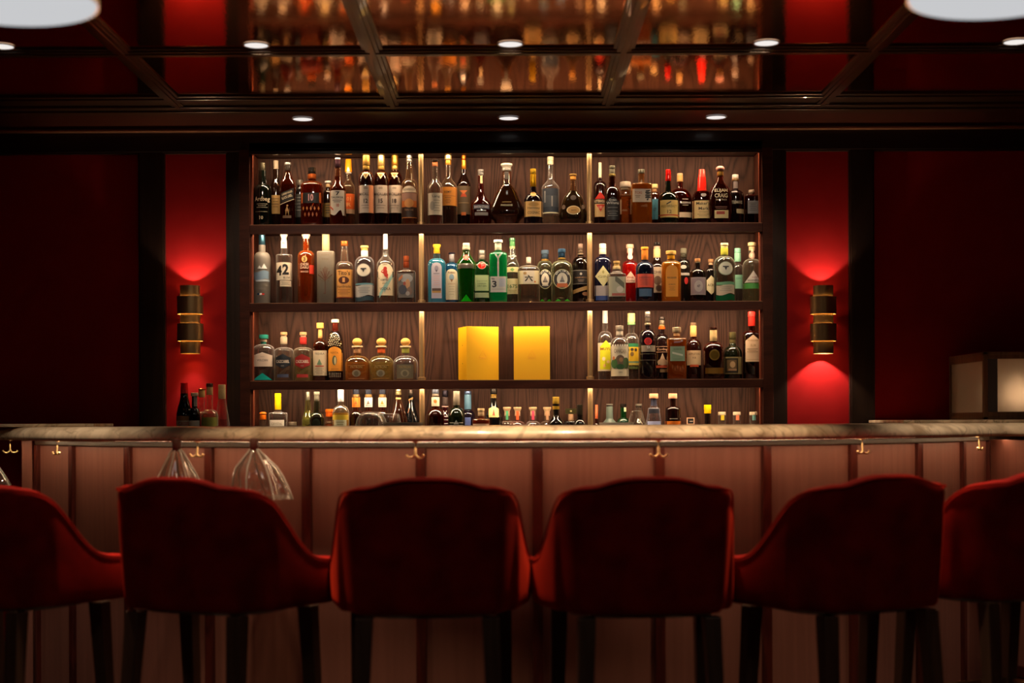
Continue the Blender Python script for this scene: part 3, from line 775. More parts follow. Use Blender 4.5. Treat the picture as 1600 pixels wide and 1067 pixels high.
b1(431.3, 16, 9, 251, 276, 293, 's', 'd:1c0e08', None, [(251, 265.5, 8, 'a89880')], [[('r', 0, 306, 335, 15.5, 'c8a060')]+lines(0, 311, 328, 10, '7a5a30', 4)], 'narrow dark bottle with grey capsule and plain tan label', d='b')
b1(449.7, 23, 8, 254, 268, 291, 's', 't:8a3a14', ('6a2008', 280), [(254, 258, 10.5, SIL), (258, 267, 9, 'g:2a2420')], [[('s', .5, 299, 315, 22, DK, 4.5), ('t', 0, 301.5, 305.5, 18, CR, 'JOHNNIE WALKER', 20), ('t', 0, 307, 311, 17, CR, 'BLACK LABEL', 20), ('s', .5, 316, 317, 22, CR, 4.5)], [('c', .5, 321, 324, 3, 'c09860'), ('^', 0, 323, 331, 6, 'b08850'), ('s', -1.5, 329, 336, 1.6, 'b08850', 3), ('s', 2, 329, 336, 1.6, 'b08850', -3), ('r', 0, 338, 342, 13, '6a4a2a')]], 'square amber bottle with a slanting black label', n=4)
b1(468.8, 14, 8, 281.5, 292, 301, 'r', 'd:181412', None, [(281.5, 290, 11, 'm:a8a090')], [[('r', 0, 304, 340, 13, '4a4a44')]+lines(0, 309, 334, 9, 'a8a8a0', 5)], 'short dark bottle with grey screw cap and grey label, beside the slanting label', d='b')
b1(487.4, 33, 11, 262, 284, 291, 'r', 't:b04a18', ('8a2c0a', 289), [(262, 271.5, 12, 'g:15120f'), (272.5, 280, 13.5, 'm:c86830')], [[('r', 0, 303, 319, 26, '141010'), ('r', -14, 303, 319, 2.5, 'c05a20'), ('r', 14, 303, 319, 2.5, 'c05a20'), ('t', 0, 305, 316, 8, 'd8a0a0', '10')]]+[[('d', -12+6*i, 324, 331, 3, 'c07030') for i in range(5)]+[('d', -9+6*i, 333, 341, 3, 'a05020') for i in range(4)]], 'broad faceted amber decanter bottle with black stopper and small black label', n=3)
b1(512.5, 14, 7, 283, 297, 304, 'r', 'd:1c0c08', None, [(283, 286, 10, WH), (286, 293, 7, 'a88a60')], [[('r', 0, 318, 340, 12, '7a6028')]+lines(0, 321, 337, 8, '2a2010', 4)], 'small dark bottle with white cap and olive gold label', d='b')
b1(527.9, 24.5, (8.5, 11.5), 247, 281, 297, 's', 't:a85a2c', ('7a2408', 276), [(247, 249, 9, 'd8c8b8'), (249, 262, 9.5, 'm:4a3038')], [[('z', 0, 299, 338, 24, 'dcd0bc'), ('t', 1, 301, 307, 6, DK, '7'), ('t', 0, 308.5, 311.5, 19, DK, 'TALISKER')]+lines(0, 314, 319, 14, '6a6058', 2)+[('t', 1, 320, 325, 4, 'b04020', '10'), ('s', -9, 325, 328, 6, 'c85a3a', -3)]], 'whisky bottle with navy capsule and torn-edged cream label', d='f')
b1(544.5, 19, 7, 249, 280, 293, 's', 't:d8b088', ('8a3c10', 305), [(249, 269, 11.5, 'g:ee9418', 'a'), (269, 271, 9, CR)], [[('r', 0, 304, 328, 18.5, 'd85a14'), ('t', 0, 309, 315, 9, 'f0a060', '101'), ('t', 0, 318, 324, 10, 'f0a060', 'IR'), ('r', 0, 328, 335, 18.5, 'b89070')]], 'bottle with bright orange capsule and orange label', d='b')
for i, (x, cc, ag) in enumerate(((572.3, 'm:e0b058', '12'), (595.6, 'm:e8c878', '15'), (617, 'm:d8a040', '18'))):
    b1(x, 23.2, 9, 243, 268, 287, 'r', 't:7a2a10', ('4a1004', 276), [(243, 259, 11.3, cc), (259.3, 265.5, 11, 'm:e8bc60')], [[('r', 0, 291, 334, 22.8, 'd8c4b0'), ('t', 0, 294, 297, 6, '7a6048', 'OO'), ('t', 0, 302.5, 307, 20, '4a3428', 'MACALLAN'), ('t', 0, 312, 319, 6.5, '4a3c34', ag)]+lines(0, 322, 330, 14, 'a08c7c', 2)+([('r', 8, 291, 334, 6, 'e09060')] if i == 0 else []), [('v', 0, 271, 281.5, 12, 'e8d090'), ('v', 0, 273, 278.5, 7, '9a7430')]], ['dark whisky bottle with gold capsule and pale label, first of the matching trio numbered twelve', 'middle bottle of the pale-labelled trio, silvery patch on its gold capsule', 'third bottle of the pale-labelled trio, numbered eighteen'][i], d='fm'[i % 2] if i < 2 else 'b')
b1(639.6, 24, (8.5, 12.5), 243, 281, 293, 'r', 't:c8a078', ('8a3c10', 303), [(243, 248, 9, SIL), (248.5, 253.5, 9.5, 'm:a8a49c')], [[('a', 0, 292, 302, 23.5, 'dcccb4'), ('t', 0, 296, 299, 18, '7a6a58', 'GLENFIDDICH')], [('r', 0, 303, 315, 22, 'a07868'), ('r', 0, 315, 325, 22, 'b86428'), ('r', 0, 325, 341, 22, '30180c'), ('c', 0, 312, 326, 14, 'd09050'), ('t', 0, 328, 331, 14, 'a88060', 'TRIPLE OAK'), ('r', 0, 341, 342, 22, 'd08040')]], 'clear-necked whisky bottle with a cream arc and brown picture label beside the brass post', d='m')
b1(679.8, 23, 8, 249.5, 277, 294, 's', 't:e0ccb8', ('7a1c08', 303), [(249.5, 252.5, 11, 'g:1c1410'), (252.5, 260, 8.5, 'c:c87840')], [[('r', 0, 303, 337, 21.5, 'd8ccb4'), ('t', 2, 306, 311, 12, '6a6458', 'Lang'), ('c', -4, 316, 330, 8, 'a8a090')]+lines(3, 314, 334, 10, 'a09884', 5)], 'clear bottle with flat black stopper and large cream label beside the brass post', d='f')
b1(700.3, 27, 8.5, 242.5, 275, 294, 's', 't:c8a888', ('5a1406', 322), [(242.5, 250, 11, 'm:f0d898'), (250.4, 258, 9.5, 'm:e8a848')], [[('r', 0, 294, 323, 26.5, 'd88a2c'), ('t', 0, 300, 303.5, 11, '5a3a14', 'REMY'), ('r', 0, 307.5, 308.3, 22, 'a86420')]+lines(0, 310, 321, 9, '8a5a20', 4)], 'pale gold capped bottle with square orange label', d='m')
b1(724.5, 22, 8, 243, 270, 291, 's', 'd:180a08', None, [(243, 250, 8, 'm:c06820'), (250.4, 265, 8, 'm:e09030')], [[('r', 0, 292, 336, 20.5, '5a4a34'), ('^', 0, 299, 309, 10, 'b04018'), ('v', 0, 299, 305, 12, 'c06830'), ('r', 0, 318, 318.8, 16, 'a89068'), ('r', 0, 333, 338, 7, 'c06420')]], 'dark bottle with orange capsule and moss brown label with red emblem', d='b')
b1(751.2, 31, (8, 9), 265, 292, 294, [(349, 31), (345, 32), (322, 31.5), (317, 29), (313, 21), (307, 13.5), (300, 10), (290, 9), (275, 8)], 't:8a2a14', ('6a1006', 316), [(265, 269, 9.5, SIL), (269, 274, 9, 'm:b8b4ac')], [[('r', 1, 275, 287, 3.5, 'd8c090')], [('r', 1, 321, 328, 24, '3a3a48'), ('t', 1, 322.5, 326.5, 22, 'c8c4c8', 'BARON OTARD'), ('r', 1, 329.5, 331, 14, 'a8a4a8'), ('r', 1, 333, 338, 20, '7a7470')]], 'squat wide bottle with silver cap and steel blue band label', d='m', dr=.7)
b1(791.6, 54, 13, 256, 284, 284, [(350, 35), (345, 40), (340, 50), (335, 56), (330, 56.5), (323, 51), (316, 44), (308, 37), (300, 30), (295, 24), (291, 17), (287, 12.5), (268, 12)], 't:a86038', ('2a0804', 286), [(256, 263, 18.5, 'g:b8b0a0', 'v'), (263.2, 267.5, 15, SIL)], [[('r', 0, 269, 281, 6, '3a342c')], [('r', 0, 317, 317.8, 14, '8a6a30'), ('t', 0, 321, 324, 18, '8a7a60', 'PARADIS')]], 'large teardrop crystal decanter of dark cognac with a clear stopper', d='m', dr=.6)
b1(833.1, 28, (9, 11), 264, 303, 315, 'r', 'd:120a10', None, [(264, 272, 9.5, 'm:f0c038'), (272.4, 292, 9.8, 'm:e8b020')], [[('c', 0, 300.5, 308.5, 9, 'd8b060')], [('r', .5, 316, 340, 27.5, 'd8ac68'), ('c', .5, 318, 324, 16, 'c09048'), ('t', .5, 325, 329, 19, '5a4020', 'Hennessy'), ('t', .5, 332, 336, 19, '4a3018', 'COGNAC')]], 'dark cognac bottle with tall yellow capsule and tan label', d='f')
b1(860, 26, 8, 245, 279, 294, 's', 't:f0e6dc', ('c8a078', 338), [(245, 250.5, 10, CR), (250.8, 257, 9.5, 'e0d0a8')], [[('r', 0, 296, 333, 24.8, '28303c'), ('r', 0, 307, 325, 22, '3a4048'), ('r', 0, 333, 335, 24.8, 'e0d8b8'), ('r', 2, 308, 324, 2, '8a8884'), ('r', -9, 300, 318, 2, '8a8a88')]], 'tall clear bottle wrapped in a slate blue label', d='b')
b1(895.4, 46, 9, 272, 298, 298, [(349.5, 38), (345, 43), (339, 46), (333, 45), (326, 40), (319, 36), (313, 32), (307, 27), (302, 18), (298, 11), (290, 9), (280, 9)], 't:c89868', ('200806', 299), [(272, 274.5, 12, 'm:f0c070'), (274.5, 281, 9.5, 'c:e8a040')], [[('c', 0, 323, 337, 20.5, 'd8c090'), ('c', 0, 324.2, 335.8, 18, 'a88040'), ('t', 0, 329, 331.5, 9, '5a4018', 'XO')], [('c', 0, 306, 314, 9, '3a2a20')], [('c', 15, 321, 328, 5, '6a5444')], [('c', -15, 321, 328, 5, '6a5444')]], 'carved low decanter of very dark cognac with a gold oval badge', d='m', dr=.6)
b1(937.5, 20, 7, 254, 283, 292, 'r', 'd:1a0806', None, [(254, 279, 5, CR)], [[('r', 0, 312, 340, 19.5, 'd8b47c'), ('^', 0, 301, 312, 17, 'c02818'), ('r', 0, 312, 319.5, 19, '1c1410'), ('t', 0, 313.5, 318, 18, 'e0c8a0', 'RITTENHOUSE'), ('v', 0, 321, 332, 13, 'c02c20'), ('t', 0, 323, 327.5, 6, 'e8b0a0', '100')]], 'bottle with red diamond and black band label, half behind the brass post', d='b')
b1(956.6, 23.5, (9, 11.5), 259, 292, 304, 'r', 't:8a4416', ('5a1808', 277), [(259, 264, 9.5, 'm:a8a48c'), (264, 272, 8.8, '7a7460'), (272, 275.5, 10.5, 'm:e0c878')], [[('A', 0, 308, 345, 22.5, '201e20'), ('t', 0, 312, 315.5, 11, 'd8d4cc', 'Evan'), ('t', 0, 316.5, 320.5, 19, 'd8d4cc', 'Williams'), ('r', 0, 325.3, 326, 15, 'a0a0a0')]+lines(0, 331, 341, 15, '8a8a88', 3)], 'bourbon bottle with white script on a black shield label', d='f')
b1(977.2, 18.5, 13, 284.5, 305, 308, 'q', 't:c88858', ('a8501c', 308), [(284.5, 293, 17, 'e0d0b8'), (293.2, 297, 14, 'd0bc9c')], [[('r', 0, 312, 336, 17, 'dcb48c'), ('t', 4, 313, 327, 7, '3a2a20', '\u97ff'), ('t', -2, 328, 331, 8, 'a88058', 'HIBIKI')]], 'short bottle with wide pale stopper and peach label with a brush character', d='m', n=5)
b1(1002.2, 31, 9, 265, 286, 290, 'q', 't:d8984c', ('c07828', 289), [(265, 271.5, 11, 'm:a8a48c')], [[('r', -.5, 297, 317.5, 28, 'e4ccb0'), ('t', -6, 301, 305, 11, 'c06040', 'TOKI'), ('t', 9, 298.5, 315, 9.5, '2a2018', '\u5b63')]+lines(-7, 307, 312, 8, 'a88a70', 2)], 'square golden whisky bottle with cream label and large black brush character', d='f', n=7)
b1(1022.5, 17, 8, 288, 300, 307, 'r', 't:8a4a30', ('6a2410', 309), [(288, 294, 11, 'e8c888'), (294, 300, 8, 'c:b88858')], [[('r', 0, 312, 344, 16.5, '3a7484'), ('t', 0, 326, 331, 4, '1c3c48', '17')]], 'small bottle with blond stopper and teal label tucked behind its neighbours', d='b')
b1(1044.2, 31.5, (8, 10), 265, 300, 315, 'r', 'd:0c1208', None, [(265, 267, 8, 'g:e83028'), (267, 274, 8.4, 'g:d81810'), (274.3, 283, 9, 'g:c81810')], [[('r', 0, 314.5, 341.5, 31.2, 'e0c070'), ('s', -1, 318, 320, 7, DK, 2), ('t', 0, 322, 326, 24, '8a7038', 'REDBREAST'), ('t', 0, 330, 335.5, 7, '8a7038', '12'), ('r', 0, 337, 338.6, 30, 'b83818')]], 'dark green bottle with red capsule and wide yellow label', d='f')
b1(1062.5, 38, 9, 271, 295, 318, 'r', 't:7a2010', ('5a0e06', 298), [(271, 274, 9, 'c8a078'), (274, 284, 9.5, 'c:d8a860')], [[('r', 9, 333, 341, 22, 'dcc0a0'), ('t', 8, 316.5, 319.5, 16, 'd8c8b8', 'RESERVE'), ('r', 7, 312, 313, 9, 'c0a898'), ('r', 7, 321.5, 322.3, 9, 'c0a898')]], 'round-shouldered dark red bottle behind the yellow label, white script on its side', d='b', dr=.6)
b1(1096.8, 29, (14, 18), 265, 299, 312, 'r', 't:7a2812', ('5a1408', 300), [(265, 277, 11.5, 'g:e84030', 'a'), (277, 299, 15.5, 'g:d82418', 'a')], [[('r', -1, 315, 342.5, 28, 'e0c488'), ('t', 0, 317, 321.5, 21, '3a2c18', "Maker's"), ('t', 1, 325, 329.5, 16, '3a2c18', 'Mark'), ('t', 0, 332, 334, 14, '8a7448', 'WHISKY')]+lines(0, 336, 341, 17, 'a88c58', 2), [('c', 1, 303, 309, 8, 'a89c94')]], 'bottle dipped in bright red wax with a cream label', d='m', n=3)
b1(1125.4, 35, (9, 12), 259, 286, 286, [(349.5, 28), (346, 31), (335, 34), (322, 35.5), (311, 35), (302, 32), (295, 27), (290, 21), (285, 13), (278, 9.5)], 't:7a2414', ('5a0c06', 288), [(259, 268.5, 14, 'g:c89080', 'b'), (268.5, 275, 10, 'm:d8a850')], [[('t', 0, 296, 302.5, 20, 'd8c4a0', 'ELIJAH'), ('t', 0, 303.5, 310, 20, 'd8c4a0', 'CRAIG'), ('t', 0, 311.5, 314.5, 17, 'b89c80', 'Small Batch')]+[('r', 0, 324, 325, 18, '8a5a48'), ('r', 0, 326.5, 327.3, 16, '8a5a48')], [('r', .5, 329.5, 342, 21, 'e0c890'), ('r', -1, 331.5, 336, 12.5, 'a83c28')]], 'oval bourbon bottle with knob stopper and large cream lettering', d='f', dr=.6)
b1(1149, 25, 9, 273, 297, 307, 'r', 'd:14080a', None, [(273, 279, 10, 'd8ccc0'), (279, 283, 11, 'm:d8b888')], [[('r', 0, 283, 295, 7, '8a7c78')], [('r', -3, 300, 302, 8, 'c8c0c0')], [('t', 1, 315, 320, 16, 'd8d0b8', 'TEEMANS'), ('r', 6, 328, 335, 12, 'c8b890')]], 'dark bottle with white lettering partly hidden behind the oval bourbon', d='m')
b1(1174.5, 22, 8, 297, 304, 308, 'q', 't:6a2014', ('3c0a06', 309), [(297, 301.5, 10, 'd8c0a8'), (301.8, 305.5, 8, 'm:c0a898')], [[('r', .5, 315, 335, 16, '8a8c90')]+[q for q in lines(.5, 318, 332, 11, '6a6c70', 5)]], 'short square dark bottle with grey label, last on the top shelf', d='m', n=5)
# the stopped dark flask at the end of the brass post
g2 = 'bottles on the second shelf'
def b2(nm, *a, **k): return bottle(nm, 2, *a, group=g2, **k)
b2('vodka_bottle', 409.4, 25.5, 11, 365, 394, 406, 'r', 'f:8c867c', None, [(365, 367, 11, SIL), (367.3, 384, 10.6, 'm:3c6478')], [[('w', 1, 425, 438, 23, '7c98b0'), ('^', 5, 413, 421, 9, 'e8ecec'), ('^', -2, 416, 421, 7, 'dce0e0'), ('w', 2, 438, 441, 20, 'b8c4cc'), ('t', 0, 444.5, 449, 20, '8a8478', 'GREY GOOSE'), ('r', 0, 452, 453, 15, 'a09890'), ('r', -3.7, 459, 462, 3.7, '28486c'), ('r', 0, 459, 462, 3.7, 'ece4e0'), ('r', 3.7, 459, 462, 3.7, 'c83028')]], 'frosted vodka bottle with blue capsule and blue mountain picture')
b2('vodka_bottle', 443.7, 24, 9.5, 365, 398, 400, 'q', 't:f4ece4', ('e8d8c8', 400), [(365, 372.5, 11.5, 'e8dccc', 'v'), (373, 376, 8, WH)], [[('r', 0, 376, 388, 9, 'e8e0c8'), ('t', 0, 378, 381.5, 4, DK, '42')], [('r', 0, 411, 438.5, 24, 'e0d4bc'), ('t', -6, 416, 431.5, 8.5, '14100e', '4'), ('t', 4, 413.5, 430, 9.5, '14100e', '2'), ('t', 5.5, 433, 436.5, 9.5, '4a443c', 'BELOW')], [('r', 3.5, 439.5, 448.5, 16, 'dccdb4')]+lines(3.5, 441, 447, 12, 'a09884', 3)], 'clear bottle with large black number 42 on a cream label')
b2('rum_bottle', 478.2, 25.3, (9.5, 10.5), 365, 392, 401, 'r', 't:d88040', ('a85010', 372), [(365, 373, 13, 'ecd8bc', 'v')], [[('c', -1, 401, 411, 8.5, 'd8b068'), ('t', -1, 403, 409, 3.5, '6a3c18', '3')], [('t', -1, 412, 416, 12, 'e8c8b0', 'DESI'), ('t', -1, 417, 421, 13, 'e8c8b0', 'DARU'), ('t', -1, 424, 427, 12, 'd8b098', 'MANGO')], [('r', 9.5, 415, 429, 6, 'c83018')]], 'amber red bottle with flared cream cap and gold medallion')
b2('vodka_bottle', 509.2, 26, 12.5, 365, 393, 395, 'q', 'f:877e6e', None, [(365, 392.5, 12, 'a89c74')], [[('t', 0, 398, 400.5, 13, '8a7c68', 'VODKA'), ('t', 0, 404.5, 407.5, 11, '8a7c68', 'TREE')], [('r', 0, 438, 459, 1.4, '5a3420'), ('c', -1, 458, 460, 4, '5a3420')]+[('t', sx, 425+yy, 441+yy, 1.2, '6a3c24', 'I', rr) for sx, yy, rr in ((-3, -1, 28), (3.2, -1, -28), (-5, 2, 50), (5, 2, -50), (-1.6, -5, 10), (1.8, -5, -10), (0, -7, 0))]+[('c', 9.5*math.cos(a*2.4)*math.sqrt(a/60), 430+13*math.sin(a*2.4)*math.sqrt(a/60)-.5, 430+13*math.sin(a*2.4)*math.sqrt(a/60)+.6, 1.1, ('8a4c20' if a % 2 else '7a6030')) for a in range(8, 60, 2)]], 'frosted square bottle printed with a bare brown tree', n=5)
b2('vodka_bottle', 538.3, 26, (9, 12.5), 377, 409, 418, 'r', 't:f0e0d0', ('d8b898', 390), [(377, 384.5, 11.5, 'm:e08040')], [[('r', 0, 422, 465, 26, 'd89c50'), ('t', 0, 424, 431, 19, '4a2c14', "Tito's"), ('c', 0, 433, 444.5, 16, '4a1c10'), ('t', 0, 435, 442, 4, 'e0a058', '1'), ('t', 0, 446.5, 450.5, 21, '6a3c1c', 'Handmade')]+lines(0, 453, 462, 18, 'a86c34', 4)+[('r', 0, 465, 466.5, 25, '8a3418')]], 'bottle with copper cap and tan label bearing a dark oval')
b2('vodka_bottle', 569.6, 29, 11, 384, 401, 413, 'r', 't:e8e4e8', ('c8c0c0', 405), [(384, 387.5, 12.5, 'c:e8c878'), (387.6, 391.5, 10.5, 'c:e0b860'), (391.8, 401, 11, 'e4e0e0')], [[('c', -.5, 413, 433.5, 21, '9a9488'), ('c', -.5, 414, 432.5, 19.3, 'dcd6c4'), ('v', -.5, 420, 427, 6, '3a3c3c'), ('r', -.5, 420, 422, 9, '3a3c3c')], [('w', 0, 446, 464, 28.5, 'b0b0ac'), ('w', 0, 443.5, 446, 28.5, '5c8c98')]+lines(0, 450, 460, 18, '8c9090', 4), [('w', 0, 464, 471, 27, '1c3844')]], 'round-shouldered clear bottle with stag head disc and wavy grey label')
b2('vodka_bottle', 602.4, 26, (8, 9), 364, 398, 413, 's', 't:f8f0e4', ('f0e0c8', 390), [(364, 390, 7.2, 'e4e0e4')], [[('r', 0, 426, 462.5, 25.3, 'dcc9a4'), ('s', 5, 439, 447, 12, '8cb8b0', 12), ('s', -3, 449, 457, 12, '8cb8b0', 10), ('t', 0, 443, 444.8, 8, '7a6c58', 'PINT'), ('t', 0, 450, 454.5, 17, '4a3c30', 'VODKA')], [('c', 0, 411, 441, 25.5, '2c241e'), ('c', 0, 411.8, 440.2, 24, 'e4d4b4'), ('c', 0, 416, 437, 17.5, 'f0dfbc'), ('r', -12, 425, 434, 1.5, '2c241e'), ('r', 12, 425, 434, 1.5, '2c241e'), ('c', .5, 418, 423.5, 5.5, 'c02818'), ('c', .5, 421.5, 431, 6.5, 'c02818'), ('c', 2, 428, 434, 6, 'c02818'), ('s', -3.5, 426, 428, 5, 'c02818', -1.5), ('r', 3.5, 432, 436, 1.7, 'c02818'), ('s', -2.5, 422, 423.6, 5, 'c02818', 1.5), ('t', 0, 412.5, 415.5, 9, '2c241e', 'TIPSY'), ('t', 0, 437, 440, 13, '4a4038', 'RAMPANT')]], 'tall vodka bottle with a red lion in a round cream label')
b2('gin_bottle', 634.8, 28, 9, 400, 421, 426, 'q', 't:e0d0c4', ('b8a090', 426), [(400, 409, 9, 'm:c06038'), (409.3, 418.5, 9.3, 'm:a84c2c')], [[('r', 0, 428, 466, 23.5, '5a5450'), ('c', 1, 429, 443, 19, '8c8c8c'), ('c', 3, 437, 452, 7, 'a87c58'), ('c', -5, 446, 461, 12, '2c2e3c'), ('c', 6, 449, 462, 8, '6a5448'), ('s', -8, 433, 438, 6, 'a05c30', 3), ('c', -2, 441, 447, 4, '8a3c28'), ('c', 3, 456, 463, 6, '8c8480')]], 'short square bottle with copper stopper and swirling grey painted label', n=5)
b2('gin_bottle', 682.5, 27, 10, 382, 404, 415, 'r', 't:90d4e8', ('58c0e0', 404), [(382, 389.5, 12.5, 'g:eeb038', 'v'), (389.8, 396.5, 10, 'g:e09820')], [[('a', 0, 411, 467, 15.5, 'b4acb8'), ('c', 0, 416, 425, 6, '8a8494'), ('v', 0, 423, 427, 3, '4a4450'), ('r', 0, 428, 429, 9, '6a6470')]+lines(0, 432, 449, 9, 'c09c9c', 5)+[('r', 0, 451.5, 455.5, 13.5, '4a342c'), ('r', 0, 455.5, 458.5, 13.5, 'a88040')]], 'pale blue glass gin bottle with yellow stopper and arched silver label', n=4)
b2('gin_bottle', 706, 20, 8.5, 395, 411, 418, 'r', 't:5ca0c8', ('4094c0', 411), [(395, 397, 11, 'g:1c1c2c'), (397, 409.5, 9, 'm:c8c4c8')], [[('a', 0, 421, 469, 18, 'd8ccac'), ('c', 0, 429, 439, 7.5, '7c98a8'), ('v', 0, 437, 442, 4, '8a5c30'), ('t', 0, 425, 427.5, 11, '6a4c30', 'BOMBAY'), ('t', 0, 443, 445.5, 11, 'b08858', 'LONDON')]+lines(0, 448, 464, 9, 'b8ac8c', 4)], 'small blue gin bottle with silver cap and arched cream label', n=4, d='b')
b2('gin_bottle', 728.5, 27, (10.5, 11), 380, 402, 416, [(471, 22), (465, 22.5), (440, 26), (422, 28), (415, 29.5), (411, 28.5), (405, 20), (399, 13), (395, 10.5), (391, 10.5)], 't:4c9c3c', ('2c8c10', 400), [(380, 385.5, 11, 'dcc8b0'), (385.8, 390.5, 12, 'd0bca0')], [[('r', 0, 413, 420.5, 29.2, 'm:c8bca4')], [('c', 0, 398.5, 407.5, 9.5, 'd03820'), ('c', 0, 400, 406, 6, 'e87858')], [('^', 0, 461, 471.5, 16, 'g:18a818')]], 'bright green shaker-shaped bottle with red seal and silver belt', d='f')
b2('gin_bottle', 753, 24, 10, 391, 408, 417, 'r', 'd:0c2c10', None, [(391, 398, 10.5, 'm:d0ccc4'), (398.3, 405.5, 10.8, 'm:c8b8a4')], [[('c', 0, 409.5, 421.5, 13, 'b8a498'), ('c', 0, 410.3, 420.7, 11.5, 'g:d82418'), ('t', 0, 412, 419, 3, 'f08070', 'T')], [('r', 0, 430, 456, 23.8, '2c5428'), ('r', 0, 431, 455, 20.5, 'a8bc88'), ('t', 0, 439, 441, 16, '5a7850', 'Imported'), ('t', 0, 443, 445, 13, '4a6840', 'LONDON'), ('t', 0, 446.5, 449, 14, '4a6840', 'DRY GIN'), ('r', 0, 458, 466, 21, '9cac84')]], 'dark green gin bottle with red seal on the shoulder and pale green label', d='b', n=3)
b2('gin_bottle', 778.4, 27, 10.5, 375, 394, 399, 'r', 't:50d090', ('28c880', 397), [(375, 379, 14, 'dcdcc8'), (379.3, 391, 10.8, 'c8c0ac')], [[('r', 0, 433, 457.5, 26.8, 'd4d0c4'), ('t', -8, 435, 438, 5, '4a4a48', 'No'), ('t', -6, 439.5, 450, 7, '2c2c34', '3'), ('r', 6, 436, 449, 9, 'c0c4cc'), ('r', 0, 452.5, 453.2, 20, 'a8a49c')], [('t', 0, 398, 412, 11, 'm:a0a898', 'Y'), ('r', 0, 410, 433, 3, 'm:b8b4a8')]], 'emerald green bottle with a grey number 3 label and key', d='f', n=5)
b2('gin_bottle', 800.5, 20, (8, 11), 372, 401, 416, 's', 't:dce8d0', ('c8b498', 410), [(372, 377, 9.5, 'g:4c8c5c'), (377.3, 385, 8.6, 'g:5c9c60')], [[('r', 0, 385, 389, 8.5, 'a8a878')], [('r', 0, 399.5, 401, 12, 'd8dcd0')], [('r', 0, 418, 426, 19.5, 'd0c890'), ('d', 0, 419, 425, 7, '6c9c50')], [('r', 0, 436, 460, 19.5, 'd0c898'), ('t', 0, 445, 451, 15, '4c7048', '1675')]+lines(0, 454, 459, 12, 'a8a06c', 2)], 'tall ringed clear bottle with green cap behind the emerald bottle', d='b')
b2('gin_bottle', 826, 33, 7.5, 402, 415, 423, 'r', 't:f4ecd8', ('e8d8c0', 421), [(402, 411.5, 7.5, 'e8d4c0')], [[('r', 0, 424, 445, 32.5, 'e4d4a8'), ('r', 0, 424, 444, 17, 'd8ccb4'), ('t', 0, 431, 441, 13, '2a2420', '\u516d'), ('c', -6, 426, 430.5, 5, 'b08c50'), ('c', 9.5, 440, 443, 2.6, 'c87830')]], 'wide faceted clear bottle with cream wrap label and brush strokes', n=3.5, d='m')
for x, wd, c1, d_, lb in ((851.5, 24, '4a5c6c', 'b', 'pale green bottle with slate blue cap and black rimmed oval, behind its larger twin'), (877.8, 32, '3c5a74', 'f', 'large pale bottle with blue cap and black rimmed oval with an orange foot')):
    big = wd > 30; tp = 389 if big else 391
    b2('gin_bottle', x, wd, 11.5, tp, 408, 420, 'r', 't:d0d8a8', ('c8bc98', 412), [(tp, tp+6, 12.5, 'g:'+c1), (tp+6.3, tp+14, 11.5, 'm:'+c1), (tp+14, tp+17, 12, 'm:c8a050')], [[('c', 0, 422, 452.5, wd*.84, 'd8d0a0'), ('c', 0, 423, 451.5, wd*.79, '28282c'), ('c', 0, 427.5, 448, wd*.50, 'e0d8c4'), ('^', 0, 432, 440, 6, '8a8480'), ('r', 0, 440, 442, 7, '6a6460'), ('t', 0, 423.4, 427, wd*.34, 'e0dcd0', 'PLYM')]+([('r', 0, 444, 450, wd*.5, 'c86838')] if big else [('r', 0, 446, 448, wd*.4, 'b8b4ac')])+[('t', wd*.27, 426, 430, wd*.17, 'e0dcd0', 'TH', -48), ('t', -wd*.27, 426, 430, wd*.17, 'e0dcd0', 'GN', 48)], [('^', -wd*.2, 468, 471.5, wd*.3, 'g:40a030')], [('^', wd*.25, 468, 471.5, wd*.3, 'g:40a030')]], lb, d=d_)
b2('sherry_bottle', 907, 26, 9, 381, 401, 414, 'r', 'd:120a08', None, [(381, 390, 8, 'm:a89080'), (390.4, 396, 8.4, 'm:887460'), (396, 398, 10, 'm:d8c0a0')], [[('r', 0, 423, 445, 24, '8a8478'), ('r', 0, 424, 444, 22.8, '1a1210'), ('c', 0, 427, 431, 3.5, 'c8c0b0'), ('t', 0, 433.5, 436, 18, 'a88058', 'HARVEYS')]+lines(0, 438, 442, 10, '8a7460', 2), [('s', 1, 450, 456, 25, 'a8824c', 4)], [('c', 7, 457, 463, 10, '8a5a38')]], 'black bottle with outlined label and slanting gold ribbon beside the brass post', d='m')
b2('gin_bottle', 941.7, 26, 11, 381, 401, 411, 'r', 'd:141428', None, [(381, 389, 11, 'e0d4bc'), (389.3, 397.5, 11.3, 'd8ccb0')], [[('r', 0, 447, 463, 25, 'a89c98'), ('d', 0, 416, 449, 24, 'd8ce94'), ('t', 0, 431.5, 435, 16, '8a8450', 'GIN'), ('d', 0, 423, 429, 4, 'a89c58'), ('r', 0, 463, 470, 22, '203c7c')]], 'navy bottle with a yellow diamond label next to the brass post', n=3, d='m')
b2('gin_bottle', 963.5, 27, 12, 408, 424, 430, 'q', 't:f0e8dc', ('d0c4b0', 432), [(408, 412, 10.5, 'c:e0b468'), (412.3, 416, 9, 'c:d8ac60'), (416, 421, 12, 'd8bc84')], [[('r', 0, 433, 464, 25, 'a8a48c'), ('s', 4, 437, 446, 14, '5c5c4c', -6), ('c', 4, 448, 458, 10, 'c8c0b0'), ('r', 2, 459, 463, 20, 'a05044')]], 'stubby square clear bottle with cork and grey sketch label', n=4, d='f')
